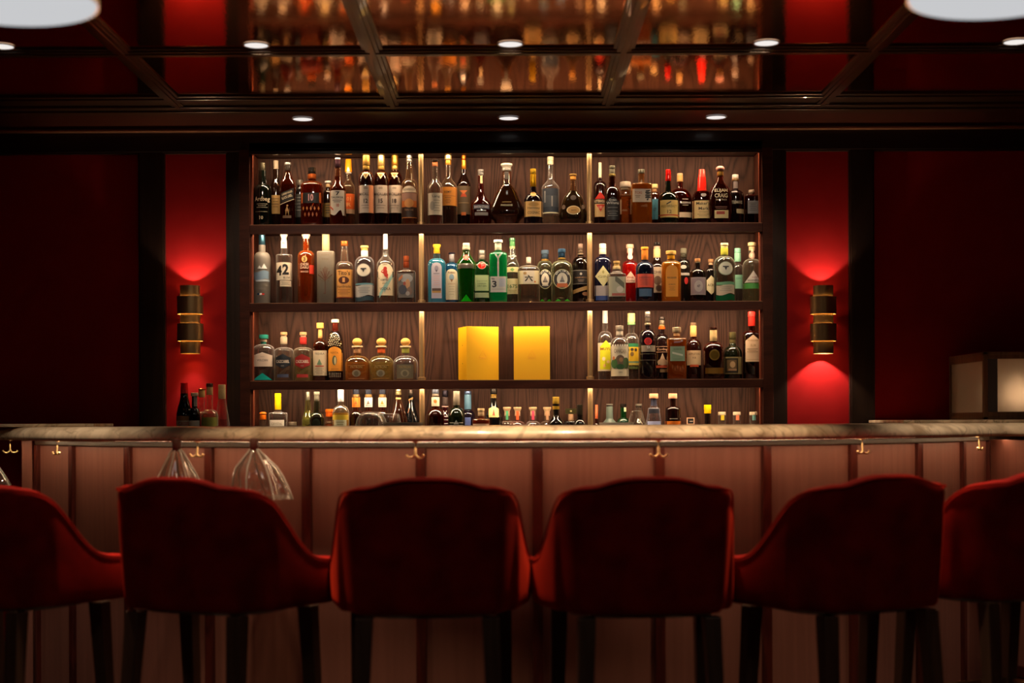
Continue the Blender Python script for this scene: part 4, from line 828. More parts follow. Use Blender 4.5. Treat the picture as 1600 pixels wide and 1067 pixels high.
b2('gin_bottle', 984.3, 24, (10, 11), 382, 408, 416, 'r', 't:d04038', ('e01810', 412), [(382, 387.5, 12, 'e0b498'), (387.8, 396, 9.5, 'd8a890')], [[('r', 0, 388, 399, 6, 'e8c4b0'), ('c', 0, 398, 406, 8, 'e0ccb8')], [('^', 0, 425, 434, 14, 'dcb8a0'), ('r', 0, 434, 442.5, 14, 'd8b4a0'), ('t', 0, 433, 436, 11, 'a04030', 'PINK'), ('t', 0, 438, 441, 12, '8a4c40', 'GIN')]], 'red glass bottle with pinkish cap and hanging round tag', d='b')
b2('gin_bottle', 1007.4, 27, 10, 386, 410, 421, 'r', 't:5470a0', ('1c2c50', 413), [(386, 390, 12, 'g:f0a040'), (390, 406, 10.8, 'g:e08838')], [[('r', 0, 429, 450, 28, 'd0503c'), ('t', 0, 433, 436.5, 19, '8a3c38', 'HERNO'), ('r', 0, 438, 439, 18, 'b04838')]+lines(0, 441, 447, 16, 'b85040', 3), [('r', 0, 452, 464, 19, '3c5878')]], 'dark blue bottle with orange capsule and coral red label', d='f')
b2('gin_bottle', 1026.5, 20, (9.5, 10.5), 379, 404, 417, 's', 'd:160c0a', None, [(379, 384.5, 10, 'g:1a1614'), (384.8, 389, 10, 'b89880'), (389, 402.5, 11, 'dcbc80')], [[('r', 0, 418, 458, 19.5, 'a08c74'), ('t', 0, 424, 428, 14, '3c2c20', 'CHIL'), ('c', 0, 432, 446, 12, '5c4434'), ('c', 2, 446, 456, 10, '4a3428')]], 'tall dark bottle with black cap and cream neck label between the coral and orange ones', d='b')
b2('gin_bottle', 1048.4, 29, 12, 392, 408, 415, 'r', 't:f8c070', ('ff9808', 410), [(392, 398, 16, 'c:f0c468'), (398.3, 405, 12, 'g:d89c28')], [[('a', 0, 415, 464.5, 18.5, 'e8961c'), ('t', 0, 433.5, 436.5, 14, '7a4810', 'RHUBARB'), ('t', 0, 444.5, 446.5, 10, '7a4810', 'ORO')]+lines(0, 449, 456, 9, 'c07818', 3)], 'glowing orange square bottle with wide cork stopper', n=4, d='f')
b2('gin_bottle', 1068, 20, 10, 388, 405, 413, 'r', 'd:14100e', None, [(388, 396, 10, 'g:6a6858'), (396.3, 403, 10, 'm:5c5a4c')], [[('c', -1, 415, 421, 9, 'b8b4a8')], [('r', 0, 427, 431, 16, 'a8a098'), ('c', 3, 434, 445, 6, 'b01c18')]], 'black bottle with olive grey cap and red spot beside the orange one', d='b')
b2('gin_bottle', 1090, 25, 8, 404, 420, 429, 'r', 'd:160e0c', None, [(404, 409.5, 9, 'c:e0a060'), (409.5, 411.5, 7.5, 'd8c0a0')], [[('r', 0, 434, 461.5, 22.5, 'b0a0a0'), ('r', 0, 436, 459.5, 20, 'a89498'), ('c', 0, 439, 457, 13, 'c8bcb8'), ('t', 0, 446, 450, 5, '6a5c60', '47')]], 'small dark apothecary bottle with cork and lilac grey square label', d='f')
b2('gin_bottle', 1110.5, 16, 7, 405, 419, 424, 'r', 'd:100c0c', None, [(405, 410, 8.5, 'c:b88858'), (410, 415, 6.5, 'a88460')], [[('V', 0, 431, 461, 14, 'd8cca4'), ('t', 0, 444, 448, 12.5, '6a603c', 'ACRE')]], 'narrow dark bottle with a cream pointed label', d='b', n=4)
b2('gin_bottle', 1131.8, 32, 12, 380, 401, 414, 'r', 't:d8e4cc', ('c8b8a0', 405), [(380, 384, 12.5, 'e4c898'), (384.3, 388, 11, 'd8cc80'), (388, 399, 11.6, 'c8c840')], [[('c', 0, 410, 431.5, 22, 'a0a890'), ('c', 0, 411, 430.5, 20, 'dcdcc8'), ('v', 0, 417, 424, 6, '3a3c3c'), ('r', 0, 417, 419, 9, '3a3c3c')], [('w', 0, 446, 461, 27, 'd0c0a8'), ('w', 0, 441.5, 446, 27, '6ca880')]+lines(0, 449, 457, 18, 'a89c8c', 3), [('w', 0, 461.5, 471, 28, 'g:185c38')]], 'round-shouldered bottle with stag disc, yellow green neck label and green foot', d='f')
b2('gin_bottle', 1152.5, 15.5, 8.5, 388, 413, 421, 'r', 't:e8e0d8', ('d8c8b8', 415), [(388, 395, 10, 'g:8cccb0'), (395.3, 409, 10.3, '90ccac')], [[('r', 0, 430, 451.5, 14, '88c0a0'), ('t', 0, 434, 437, 8, '4c8468', 'GIN')]], 'slim clear bottle with mint green capsule and mint label', d='b')
b2('gin_bottle', 1174.8, 28.5, 10, 379, 405, 418, 'r', 't:f0ecd0', ('e0d4a0', 440), [(379, 384.5, 12.5, 'c:e0c890'), (384.8, 392, 10, 'c:d8b888')], [[('r', 0, 390, 395, 4, 'd8c4a4'), ('c', 0, 394, 405, 9.5, 'c8a088'), ('c', 0, 396, 403, 6.5, 'e0ccb0')], [('^', 0, 424, 442.5, 25, 'dcd4c8'), ('t', 2, 433, 436, 9, 'a06048', 'trophy'), ('t', 0, 437.5, 441, 18, '5c544c', "WARNER'S")], [('r', 0, 443.5, 452, 28, '4ca048')]], 'clear bottle with cork, pale triangle label and green band, last on the second shelf', d='m')
# ---- third shelf
g3 = 'bottles on the third shelf'
def b3(nm, *a, **k): return bottle(nm, 3, *a, group=g3, **k)
b3('tequila_bottle', 412, 32, 9, 523, 538, 548, 'r', 't:f0ece8', ('d8c4b8', 560), [(523, 529.5, 15.5, 'g:2c8474'), (529.8, 534, 10, 'd0bca0'), (534, 538, 9, 'g:2c6c60')], [[('A', 0, 551, 573, 29, 'dccab8'), ('t', 0, 561.5, 565, 17, '6a5c54', 'VOLCAN'), ('r', 0, 557.5, 558.1, 6, 'a89c90')], [('^', 0, 583, 594, 29, 'g:20b4a8')]], 'broad clear tequila bottle with turquoise cap and turquoise foot', n=3)
for x, c1, c2, gc, lb in ((443.5, '16202c', 'c8b494', 'e8e4d8', 'clear bottle with cork and a dark navy octagon emblem'), (473.9, '941818', 'c02c24', 'e0d090', 'yellowish bottle with cork and a dark red octagon emblem')):
    b3('tequila_bottle', x, 28.5, 9, 519, 543, 549, 'r', 't:'+('f0ece4' if c1[0] == '1' else 'e8dcc0'), (gc, 558), [(519, 523.5, 10.8, 'c:e8b078'), (523.6, 526.5, 8.5, 'c:e8c8a0'), (526.8, 538, 10.8, c2)], [[('V', 0, 553.5, 576.5, 22.5, c1), ('V', 0, 555, 575, 20, c1), ('t', 0, 563, 567.5, 20.5, 'e8dccc', 'CAZCABEL'), ('t', 0, 571, 573, 5, '9a948c', 'OO')], [('r', 0, 530, 535.5, 5, ('1c2028' if c1[0] == '1' else 'e05048'))], [('r', 0, 585, 590, 17, ('46506c' if c1[0] == '1' else 'b03030'))]], lb)
b3('tequila_bottle', 500.3, 22.5, 7, 504.5, 531, 543, 'r', 't:8a4a2c', ('6a3018', 540), [(504.5, 513, 11.2, 'c:f0bc58'), (513, 529.5, 6.5, 'c:e8ac60')], [[('r', 0, 548, 587, 21, 'd8c8a8'), ('t', 0, 551.5, 555, 15, '6a6458', 'TEQUILA'), ('^', 0, 561, 570, 8, '6c8c6c'), ('r', 0, 571.5, 573.2, 13, 'b85038')]+lines(0, 576, 586, 13, 'a89c84', 4)], 'slender bottle with long yellow cork and a small green agave label')
b3('liqueur_bottle', 523.8, 23, 9, 499, 517, 538, 'r', 'd:1a100e', None, [(499, 504, 12, 'd8ccb4'), (504.2, 517.5, 9.4, 'm:7c3020')], [[('r', -9+2.9*i+(1.4 if j % 2 else 0), 521+j*2.9+(abs(i-3)*.5), 522.3+j*2.9+abs(i-3)*.5, 1.6, 'dcc8a0') for j in range(7) for i in range(7) if abs(-9+2.9*i+1.4) < 5+j*1.1] , [('a', 0, 542, 580, 22, 'e0922c'), ('c', 0, 556, 571, 7, '5c5c40'), ('c', 1, 558, 570, 3, 'd0c090'), ('t', 0, 550, 553, 12, '8a5014', 'NIXTA'), ('r', 0, 576.5, 577.3, 12, 'a8601c')], [('r', -8+2.8*i, 583+j*2.6, 584.2+j*2.6, 1.5, 'b0a08c') for j in range(3) for i in range(7)]], 'dark corn-cob textured bottle with an arched orange label')
for x, c1, lc, gt, lb in ((558.3, 'c89468', 'd89850', 'd8a868', 'stout amber bottle with ball cork and tan neck ribbon'), (595.9, 'e06028', 'dcc078', 'e4d090', 'stout pale gold bottle with ball cork and orange red neck ribbon'), (633.7, 'a8a848', 'ece8e4', 'f4f0ec', 'stout clear bottle with ball cork and yellow green neck ribbon')):
    b3('tequila_bottle', x, 36.5, (11, 10), 528, 556, 569, 'r', 't:'+gt, (lc, 566), [(528, 540.5, 15.3, 'c:f0b458', 'b'), (540.5, 543, 17.5, 'd8c094'), (543, 551.5, 12, c1)], [[('r', 0, 570, 592, 25, 'm:b0a488') if x > 620 else ('r', 0, 571, 571.8, 25, 'm:d8b070'), ('t', 0, 572, 576, 18, 'm:e0c080', 'PATRON'), ('c', 0, 578, 589, 13, 'm:d8cca8'), ('c', 0, 580, 588, 7, 'm:a89c80'), ('r', 0, 591.5, 592.3, 24, 'm:d8b070')]], lb, n=3.2)
b3('gin_bottle', 945.5, 21, 8, 485, 518, 530, 'r', 't:f0e8e0', ('e0d0c0', 528), [(485, 505, 8.5, 'd8cccc')], [[('r', -1, 536, 580, 20.5, 'd8c8a8'), ('A', .5, 532, 577.5, 18, 'd8d41c'), ('t', .5, 543.5, 547.5, 17, '8a4c1c', 'MUYU'), ('c', -3, 558, 564, 5, 'ecd8b0'), ('c', 4, 563, 568, 4.5, 'e8c890'), ('c', -2, 569, 574, 3.5, 'e0b070'), ('r', 0, 564, 572, 1, 'a88c30')]], 'clear bottle with tall white capsule and bright yellow pointed label by the brass post', d='b')
b3('gin_bottle', 968, 27.5, 11, 509, 527, 541, 'r', 't:f0e8e0', ('e8dccc', 535), [(509, 516.5, 12.5, 'm:d8ccb8'), (516.8, 524.5, 11, 'b8ac98')], [[('r', 0, 541, 588, 26.5, 'd8ccb0')]+[('c', -11+3.7*i, 538.5, 541.5, 2.6, 'e4dcc8') for i in range(7)]+[('t', 0, 545.5, 552, 19, '8a7c68', 'CANADAN'), ('c', 0, 555, 574, 15, '6c5440'), ('c', -9, 561, 576, 9, '3c6834'), ('c', 9, 559, 576, 9, '486038'), ('c', 0, 569, 578, 12, '2c5428'), ('c', 1, 559, 566, 6, 'a87c50'), ('c', -10, 557, 563, 3, 'c87030'), ('r', 0, 577.5, 588, 26, 'dccca8'), ('t', 0, 581, 583, 6, '8a7c60', 'GIN')]], 'rounded clear bottle printed with cream scallops and green leaves', d='f')
b3('rum_bottle', 986.5, 22, (9.5, 9.5), 489.5, 521, 534, 'r', 't:e8dcd0', ('b89c80', 530), [(489.5, 503, 12, 'ecdc94'), (503, 507.5, 12.2, '8cbc78')], [[('r', 0, 537, 542.5, 21.5, '1c7044'), ('r', 0, 542.5, 565, 21.5, 'dcb01c'), ('c', 0, 544, 549, 5, '3c2c14'), ('c', -6, 544.5, 549.5, 4, '3c2c14'), ('c', 6, 544.5, 549.5, 4, '3c2c14'), ('c', 0, 550, 557, 5.5, '7c5c28'), ('r', 0, 565, 567, 21.5, '4c8c8c'), ('r', 0, 567, 571, 21.5, 'c8b450'), ('r', 0, 572.5, 577, 21.5, '5c6830')]], 'bottle with cream and green cap and a yellow and green striped label', d='b')
b3('rum_bottle', 1012, 24.5, (7.5, 8), 487, 515, 527, 'r', 'd:140c10', None, [(487, 491.5, 8, 'm:c8bcac'), (492, 496, 8.2, '2c2420'), (496.5, 505, 7.6, 'm:6c6054'), (505, 508, 10, 'm:d8c8a8')], [[('c', -.5, 528, 539.5, 11.5, 'd82820'), ('c', -.5, 529.2, 538.3, 9, 'b81c1c')], [('r', 0, 540, 550, 24, '8a7c68'), ('t', 0, 541, 545, 6, 'e8e4dc', 'TA'), ('r', 0, 553, 553.7, 24, '6a5c4c'), ('r', 0, 562.5, 563.3, 24, '6a5c4c')]], 'black bottle with striped silver neck and round red badge', d='f')
b3('rum_bottle', 1034, 20, (8, 8.5), 495, 522, 532, 'r', 'd:180c0c', None, [(495, 500, 9.5, 'm:4c4440'), (500.3, 507, 9, 'm:a89c88'), (507.5, 510, 9.5, 'm:e0c888'), (510.3, 514.5, 10.8, 'g:e06020')], [[('r', 0, 541.5, 542.2, 18, 'a88468'), ('t', 0, 544, 549, 16, 'b88c70', 'Gosling'), ('r', 0, 550, 550.7, 18, 'a88468'), ('^', 0, 552, 570, 14, 'b89c80'), ('c', 0, 561, 571, 15, 'a88c70'), ('r', 0, 571, 575, 18, 'b04828'), ('r', 2, 577, 582, 12, '8a6c48')]], 'dark rum bottle with orange neck ring and a bird picture', d='b')
b3('rum_bottle', 1057.2, 28.5, 10, 511.5, 528, 531, 'q', 't:d08c48', ('c07028', 532), [(511.5, 519.5, 13.8, 'm:d8c4a0'), (519.5, 525, 10, 'g:c8a070')], [[('r', 0, 541.5, 564.5, 22, '90a888'), ('s', 0, 552, 555, 16, 'd8dcc8', -2), ('t', 0, 544.5, 547.5, 13, '5c7058', 'GUNROKI'), ('r', 0, 561, 561.8, 14, '7c9474')]+[], [('d', -8+4*i, 570+3*(i % 2), 578+3*(i % 2), 2, 'a05c20') for i in range(5)]], 'square amber bottle with clear stopper and sea green label', n=6, d='f')
b3('rum_bottle', 1083.3, 24.5, (9.5, 9.5), 504, 530, 543, 'r', 'd:260c08', None, [(504, 509, 9.5, 'm:b89878'), (509, 526, 10.3, 'dca860')], [[('r', 0, 548, 571, 21, 'dcbc90'), ('t', 0, 552, 555, 17, '8a5c38', 'APPLETON'), ('t', 0, 558, 560.5, 5, '8a6c48', '12'), ('r', 0, 570, 573.5, 13, 'c85020')]], 'dark rum bottle with tan capsule and cream label edged in orange', d='m')
b3('rum_bottle', 1114.6, 29.5, 10.5, 511, 536, 547, 'r', 't:7a2814', ('4a0e06', 541), [(511, 515.5, 12, 'm:4c2c24'), (515.7, 533, 11.3, 'e0c084')], [[('t', 0, 524, 530, 6, '5c4420', '12')], [('c', 0, 546.5, 563.5, 16, 'm:b89040'), ('c', 0, 548.5, 561.5, 12, 'm:8a6c28')], [('r', 1, 575, 584, 28.5, 'm:c89444')]], 'dark red bottle with gold medallion and gold belt', d='f', n=3)
b3('rum_bottle', 1144.5, 28.5, (10, 13), 519, 541, 555, 'r', 'd:14180c', None, [(519, 530, 11.2, 'm:8c8458'), (530.3, 537, 10, 'm:a89c68')], [[('r', 0, 558, 584.5, 26.5, '8a7c50'), ('r', -3, 560, 583, 19, '2c2414'), ('r', -3, 563, 580, 14, '6c5434'), ('c', -2, 565, 575, 8, 'c09c70'), ('r', -2, 576.5, 579.5, 12, 'a8805c')]], 'squat dark olive bottle with framed portrait label', d='m')
b3('rum_bottle', 1174.7, 27.5, 9.5, 487, 517, 525, 'r', 't:5c1c10', ('380a06', 521), [(487, 495, 12.4, 'g:e04038'), (495.2, 509.5, 11.5, 'g:d02c24')], [[('A', 0, 523.5, 565.5, 22.3, 'dcbc98'), ('t', 0, 531, 534, 17, 'a8845c', 'FOURSQUARE'), ('t', 0, 538, 542, 8, 'b8946c', 'RUM')]+lines(-1, 545, 552, 16, 'a08060', 3)+[('r', 0, 562, 562.7, 20, 'b89470')]], 'tall dark bottle with red wax top and long cream label, last on the third shelf', d='m', n=3)
# gift boxes
def gift(px0, px1, ang, wpx, dpx, label):
    z = 6.86; k = z/F; x, _ = unp((px0+px1)/2, 553, z)
    t = thing('gift_box', label, 'box', (x, z, BASEH[3]), 0, 'yellow gift boxes on the third shelf')
    t.rotation_euler = (0, 0, ang); w, d_, h = wpx*k, dpx*k, 83.2*k
    m = MB(); m.box(-w/2, w/2, -d_/2, d_/2, 0, h); m.build('box_body', paint('eeb002'), t, bevel=.0025)
    m = MB(); m.box(-w/2-.0006, w/2+.0006, -d_/2-.0006, -d_/2+.0012, .0005, h+.0006); m.box(-w/2-.0006, w/2+.0006, -d_/2+.0012, d_/2, h-.0003, h+.0006); m.build('lid_flap', paint('f0b402'), t, bevel=.0008)
    m = MB(); cz = h*.47
    for a in range(3):
        q = PI/2+a*2*PI/3; m.tube([(.020*math.cos(q), -d_/2-.0008, cz+.020*math.sin(q)), (.020*math.cos(q+2*PI/3), -d_/2-.0008, cz+.020*math.sin(q+2*PI/3))], .0006, 6)
    m.tube([(-.016, -d_/2-.0008, cz-.016), (.016, -d_/2-.0008, cz-.016)], .0006, 6); m.build('embossed_mark', paint('e89c00'), t)
    if ang > .1 or ang < -.1:
        for f in (.66, .32):
            m = MB(); m.lathe([(.0025, -.001), (.0025, .0007), (.0001, .0007)], 12); b = m.build('snap', paint('6a4808'), t); b.location = (-w/2, 0, h*f); b.rotation_euler = (0, -PI/2, 0)
gift(715.4, 779, .36, 52, 42, 'yellow gift box turned so its spine with two dark dots shows')
gift(803, 859.5, -.03, 55.5, 36, 'yellow gift box standing square to the front')
# ---- bottom row
g4 = 'bottles along the bottom of the lit shelves'
def b4(nm, *a, **k): return bottle(nm, 4, *a, group=g4, **k)
b4('liqueur_bottle', 411, 17, 8, 643, 664, 680, 's', 't:f0d8c0', ('d88c40', 668), [(643, 649, 11.5, 'g:e87820', 'b'), (648, 655.5, 10.5, 'g:d86c18')], [], 'small bottle with a round orange cap, first in the bottom row')
b4('liqueur_bottle', 434.4, 27, 10, 614.5, 643, 647, 'q', 't:f0e8e0', ('e0d4c4', 652), [(614.5, 620, 10.5, 'g:f0cc18'), (620, 640, 10.2, 'g:e0b410')], [[('r', 0, 656, 690, 21.5, 'e0d8c8'), ('t', 0, 660, 664, 17, 'a89c84', 'CRYSTAL')]], 'clear square bottle with tall yellow cap and white label', n=4)
b4('jar', 457, 13, 12, 659, 672, 678, 'r', 't:e8dccc', ('a87848', 680), [(659, 665.5, 13, 'm:d0c0a8')], [], 'low jar with a silver lid between the yellow cap and the twin long necks', cat='jar')
b4('liqueur_bottle', 481.2, 18, (8, 10), 612, 640, 658, 's', 't:c8c880', ('a89c30', 642), [(612, 626, 7.5, 'm:a8a490')], [[('c', 0, 653, 664, 10, 'm:7c7838')]], 'olive green long-necked bottle, the rear one of the twin pair', d='b')
b4('liqueur_bottle', 495, 22, (8.5, 11), 612, 645, 658, 'r', 't:5c6c50', ('1c2818', 652), [(612, 617, 9, 'm:c0bca8'), (617.3, 627, 8, 'm:a8a490')], [[('c', 0, 654, 668, 12, 'm:4a5040')]], 'dark green long-necked bottle with embossed disc, front one of the twin pair', d='f')
b4('bitters_bottle', 515, 14, 9, 639, 658, 664, 'r', 't:e0b08c', ('c06428', 663), [(639, 644, 13.5, 'g:f07824'), (644.2, 651, 12.5, 'g:e0641c')], [], 'small bottle with wide orange screw cap')
b4('liqueur_bottle', 532.5, 24.5, 9, 609, 634, 647, 'r', 't:f0e4c8', ('e0a830', 645), [(609, 627.5, 9.5, 'dcd8dc')], [[('r', 0, 648, 656, 23.5, 'dcbc34'), ('r', 0, 656, 690, 19, 'e0dcb4')]+lines(0, 659, 666, 12, 'a8a060', 2)], 'golden bottle with tall white capsule and yellow cream label', n=3, d='f')
for x, c1, ic, w_, lb in ((556.5, 'e87824', 'b84c18', 20, 'dark bottle with an orange neck label, first of the three navy capped ones'), (575.8, 'dcd4c8', '6a5c54', 24, 'dark bottle with pale neck label showing a small triangle'), (597.5, 'e4d0b4', 'a87424', 20, 'dark bottle with cream neck label showing a small letter')):
    b4('amaro_bottle', x, w_, 9.5, 608.5, 642, 652, 'r', 't:8a4c34', ('3c140c', 642), [(608.5, 616, 10.3, 'g:2c303c'), (616.2, 620.5, 10.8, 'm:c8a468')], [[('r', 0, 621, 636, 12.2, c1), ('^', 0, 625, 631.5, 5, ic), ('r', 0, 633, 633.7, 8, ic)]], lb)
b4('amaro_bottle', 622.7, 27, (8, 8), 608, 619, 662, 's', 't:a86848', ('5c1c10', 640), [(608, 612, 8.5, 'm:d8cc9c'), (612.3, 617, 9.5, 'm:b8a878')], [[('r', 0, 621, 624, 8, 'c89c60')]], 'reddish cone-shaped bottle with silver cap', d='m')
b4('amaro_bottle', 642, 25, (8, 8), 609, 620, 662, 's', 'd:101214', None, [(609, 618, 8.5, 'm:5c5048')], [[('s', 0, 622, 625, 7, 'b88c50', 1.5)]], 'black cone-shaped bottle beside the brass post', d='b')
b4('bourbon_bottle', 680.5, 26, 10, 608.5, 639, 652, 'r', 't:7a2c18', ('5c1408', 648), [(608.5, 615, 10.8, 'm:6c7484'), (615.2, 619.5, 10.5, 'm:c8b8a4')], [[('r', 0, 620.5, 634.5, 12, 'e0ccac'), ('c', 0, 624, 630, 5, 'c87028')]], 'dark amber bottle with cream neck label with orange dot', d='f')
b4('liqueur_bottle', 695.5, 14, 8, 610, 640, 652, 's', 'd:2c0a10', None, [(610, 620, 9, 'm:34303c'), (620.3, 633, 9.5, '4c3c38')], [[('r', 0, 634, 636, 10, 'd0a8a0')], [('r', 0, 650, 651.3, 8, 'c8c4c8'), ('r', 1, 655, 656.3, 7, 'c8c4c8'), ('r', 0, 661, 662.3, 8, 'c8c4c8')]], 'narrow dark red bottle with navy cap behind the orange dot one', d='b')
b4('liqueur_bottle', 713.3, 25.5, 9.5, 611, 637, 654, 'r', 'd:10180c', None, [(611, 633, 10.8, 'm:d0c4ac')], [[('r', 0, 660, 661, 20, 'a8a498'), ('r', 0, 664, 665, 20, 'a8a498'), ('^', 0, 656, 663, 8, 'b0aca0')]], 'black-green round bottle with tall champagne coloured capsule', d='f')
b4('liqueur_bottle', 731, 22, 9, 611, 641, 650, 'r', 'd:140c18', None, [(611, 616, 11.5, 'm:6c84ac'), (616.2, 639.5, 11, '5c88a4')], [[('c', -1, 622, 633, 6, '3c6c8c')], [('r', -1, 652, 690, 11, '4c5c94')]], 'bottle with long sky blue capsule and blue label', d='b')
b4('liqueur_bottle', 751.7, 26, 9.5, 638, 654, 657, 'q', 't:c87c54', ('a0482c', 656), [(638, 642, 10.8, 'c:e8c890'), (642, 650, 10, 'a88c68')], [[('r', 0, 662, 690, 24, 'dcb898')]], 'low amber square bottle with cork and pink cream label', n=4, d='f')
b4('liqueur_bottle', 771.5, 27, 9, 607.5, 626, 656, 's', 'd:0e0c0c', None, [(607.5, 616, 11, 'm:2c2824'), (616.2, 618.5, 9.5, 'm:c89c48'), (619, 622, 10, 'm:c8a460')], [[('A', 0, 634.5, 652, 15, 'd8b870'), ('^', 0, 638, 649, 4, 'a04020')], [('r', 0, 664, 690, 20, 'd8b060')]], 'black shouldered bottle with a gold shield badge', d='m')
for x, c1, gc, tint, lb in ((792.3, '4c9c6c', 'd0905c', 'e8c8b0', 'small corked bottle with a green paper strip over its stopper'), (808.6, 'e05c2c', 'c06c48', 'e0a898', 'small corked bottle with an orange red paper strip'), (832.8, 'd0405c', 'd0a090', 'ecd4cc', 'small corked bottle with a pink paper strip'), (855, 'c0906c', 'c8a078', 'e8d0b8', 'small corked bottle with a tan paper strip, beside the gold capped one')):
    b4('sample_bottle', x, 23, 9.5, 636, 658, 668, 'r', 't:'+tint, (gc, 666), [(636, 642.5, 12.5, 'c:dcb888', 'v'), (642.5, 650, 8.5, 'c:d8b088')], [[('r', 0, 642, 656, 4, c1)]], lb, d='m' if x < 850 else 'b')
b4('amaro_bottle', 868.7, 24.5, 9.5, 620, 648, 662, 's', 'd:0e0c0a', None, [(620, 631, 11, 'm:e0b84c')], [[('r', 0, 634.5, 639.5, 10.5, 'm:d8ac40')], [('r', 0, 665, 690, 22, 'e0bc58')]], 'black bottle with gold cap and gold neck ring', d='f')
b4('liqueur_bottle', 892, 22, 8, 638, 657, 660, 'q', 'd:140e0c', None, [(638, 646.5, 17, 'm:5c5838', 'x'), (647, 657, 8.5, 'a88464')], [[('r', 0, 641, 643.5, 12, 'a89c68')]], 'bottle with a wide flat olive stopper', d='b')
b4('liqueur_bottle', 906, 20, 8.5, 632, 655, 667, 'r', 'd:12100e', None, [(632, 648, 9.2, 'm:4c483c')], [], 'dark bottle with pewter capsule beside the brass post', d='f')
b4('liqueur_bottle', 932, 11, 5, 632.5, 660, 668, 's', 'd:2c0c08', None, [(632.5, 655, 4.5, 'e07040')], [], 'very thin bottle with coral capsule just past the brass post', d='b')
b4('liqueur_bottle', 952.4, 24, (10.5, 11), 631, 653, 664, 's', 'f:6c7c70', None, [(631, 633, 10.5, 'm:c8c4b8'), (633, 636, 9.5, 'm:3c3430')], [], 'frosted grey green bottle with metal top behind the glass dish')
b4('liqueur_bottle', 974, 21, 9.5, 631, 653, 664, 'r', 'd:06280e', None, [(631, 636.5, 10.5, 'm:3c3430')], [[('r', 2.5, 633, 643, 3.5, 'd8ccac')]], 'dark green bottle behind the glass dish')
b4('liqueur_bottle', 998, 18, 9.5, 631, 650, 664, 's', 't:e0d8cc', ('c0a890', 660), [(631, 634, 10.5, 'm:c0b8a8'), (634, 637, 9.5, 'm:4c4038')], [], 'clear necked bottle seen through the upturned goblet', d='b')
b4('liqueur_bottle', 1021.5, 25, (9, 9), 615, 636, 658, [(715, 29), (680, 27), (667, 25), (657, 22), (646, 18.5), (638, 17), (637, 11), (630, 9)], 't:e8e4f0', ('c8bcd0', 658), [(615, 622.5, 13.8, 'c:f0a87c')], [[('r', 0, 622.5, 634, 9.2, '1c1c34')], [('r', 0, 637.5, 645.5, 16, '141424')], [('r', 0, 658, 690, 20, 'b0b8e0')]], 'stepped bottle with peach cork, navy neck and pale blue foot', d='f')
b4('liqueur_bottle', 1051.3, 23, 9, 615, 635, 640, 'r', 'd:1e0c08', None, [(615, 622.5, 13.5, 'c:f0a47c')], [[('r', 0, 653.5, 655, 12, 'b09c90')], [('r', 0, 658, 666.5, 23.5, 'ee7c14')]], 'dark bottle with peach cork and bright orange belt', d='f')
b4('liqueur_bottle', 1105.6, 17, 9.2, 632.5, 668, 676, 'r', 'd:140c0c', None, [(632.5, 640, 11.5, 'g:f0c814', ), (640, 646, 11, 'g:e8b80c')], [[('r', 0, 663, 668, 9.8, 'd8a424')]], 'slim dark bottle with square yellow cap')
for x, c1, lb in ((1128, 'e0c428', 'small clear sample bottle with a yellow strip on its cap'), (1151.3, 'e8845c', 'small clear sample bottle with a salmon strip on its cap'), (1177, '6ca098', 'small clear sample bottle with a teal strip on its cap, last in the bottom row')):
    b4('sample_bottle', x, 22, 11, 643.5, 664, 674, 'r', 't:ece0d4', ('c8a888', 672), [(643.5, 648.5, 12, 'd8c4a4')], [[('r', .5, 645.5, 656.5, 5.2, c1)]], lb)
# small framed card
t = thing('menu_card', 'tiny framed black card standing between the orange belt bottle and the yellow cap', 'card', (unp(1079, 660, 6.85)[0], 6.85, BASEH[4]), 0)
m = MB(); kk = 6.85/F; hh = (715-654.5)*kk
m.box(-.0015, .0015, 0, .003, 0, hh-.03); m.box(-.03, .03, -.02, .02, 0, .004); m.build('card_stand', paint('m:8a6a48'), t)
m = MB(); m.box(-6*kk, 6*kk, -.003, 0, hh-10.5*kk, hh); m.build('frame', paint('e8b890'), t)
m = MB(); m.box(-4.6*kk, 4.6*kk, -.0036, -.0028, hh-9.2*kk, hh-1.3*kk); m.build('card_face', paint('14100e'), t)
m = MB(); m.box(-1.5*kk, 3.4*kk, -.0042, -.0034, hh-6.4*kk, hh-5.2*kk); m.build('card_mark', paint('c8b8a8'), t)
# goblets, tumblers and trays on the back counter
def glassware(name, label, px, z, prof, mat, cat, base, ribs=0, group=None):
    k = z/F; x, _ = unp(px, 655, z); t = thing(name, label, cat, (x, z, base), 0, group)
    hz = lambda y: max(0, CAM-(y-HZ+ROLL*(px-800))*k-base)
    m = MB(); R = []
    pr_ = [(w*k/2, hz(y)) for y, w in prof]
    for r, h in pr_: R.append([(r*(1+.02*math.cos(ribs*a))*math.cos(a), r*(1+.02*math.cos(ribs*a))*math.sin(a), h) for a in [2*PI*j/96 for j in range(96)]])
    m.rings(R, 0, True, False, True); b = m.build('bowl', mat, t)
    return t
GL = glass('fff4e6')
g5 = 'upturned glassware on the back counter'
glassware('goblet', 'large clear goblet standing upside down in front of the navy capped bottles', 580, 6.52, [(715, 58), (690, 55), (668, 50), (655, 44), (647, 34), (644, 24), (643.5, 2)], GL, 'glass', H_COUNT, 0, g5)
glassware('tumbler', 'ribbed clear glass upside down beside the upturned goblet', 609, 6.64, [(715, 50), (690, 44), (668, 37), (655, 33), (648, 29), (646.5, 26), (646, 2)], GL, 'glass', H_COUNT, 26, g5)
glassware('tumbler', 'ribbed clear glass upside down beside the peach corked blue bottle', 995, 6.62, [(715, 46), (690, 38), (668, 30), (655, 24), (645, 18), (642, 16), (641.5, 2)], GL, 'glass', H_COUNT, 26, g5)
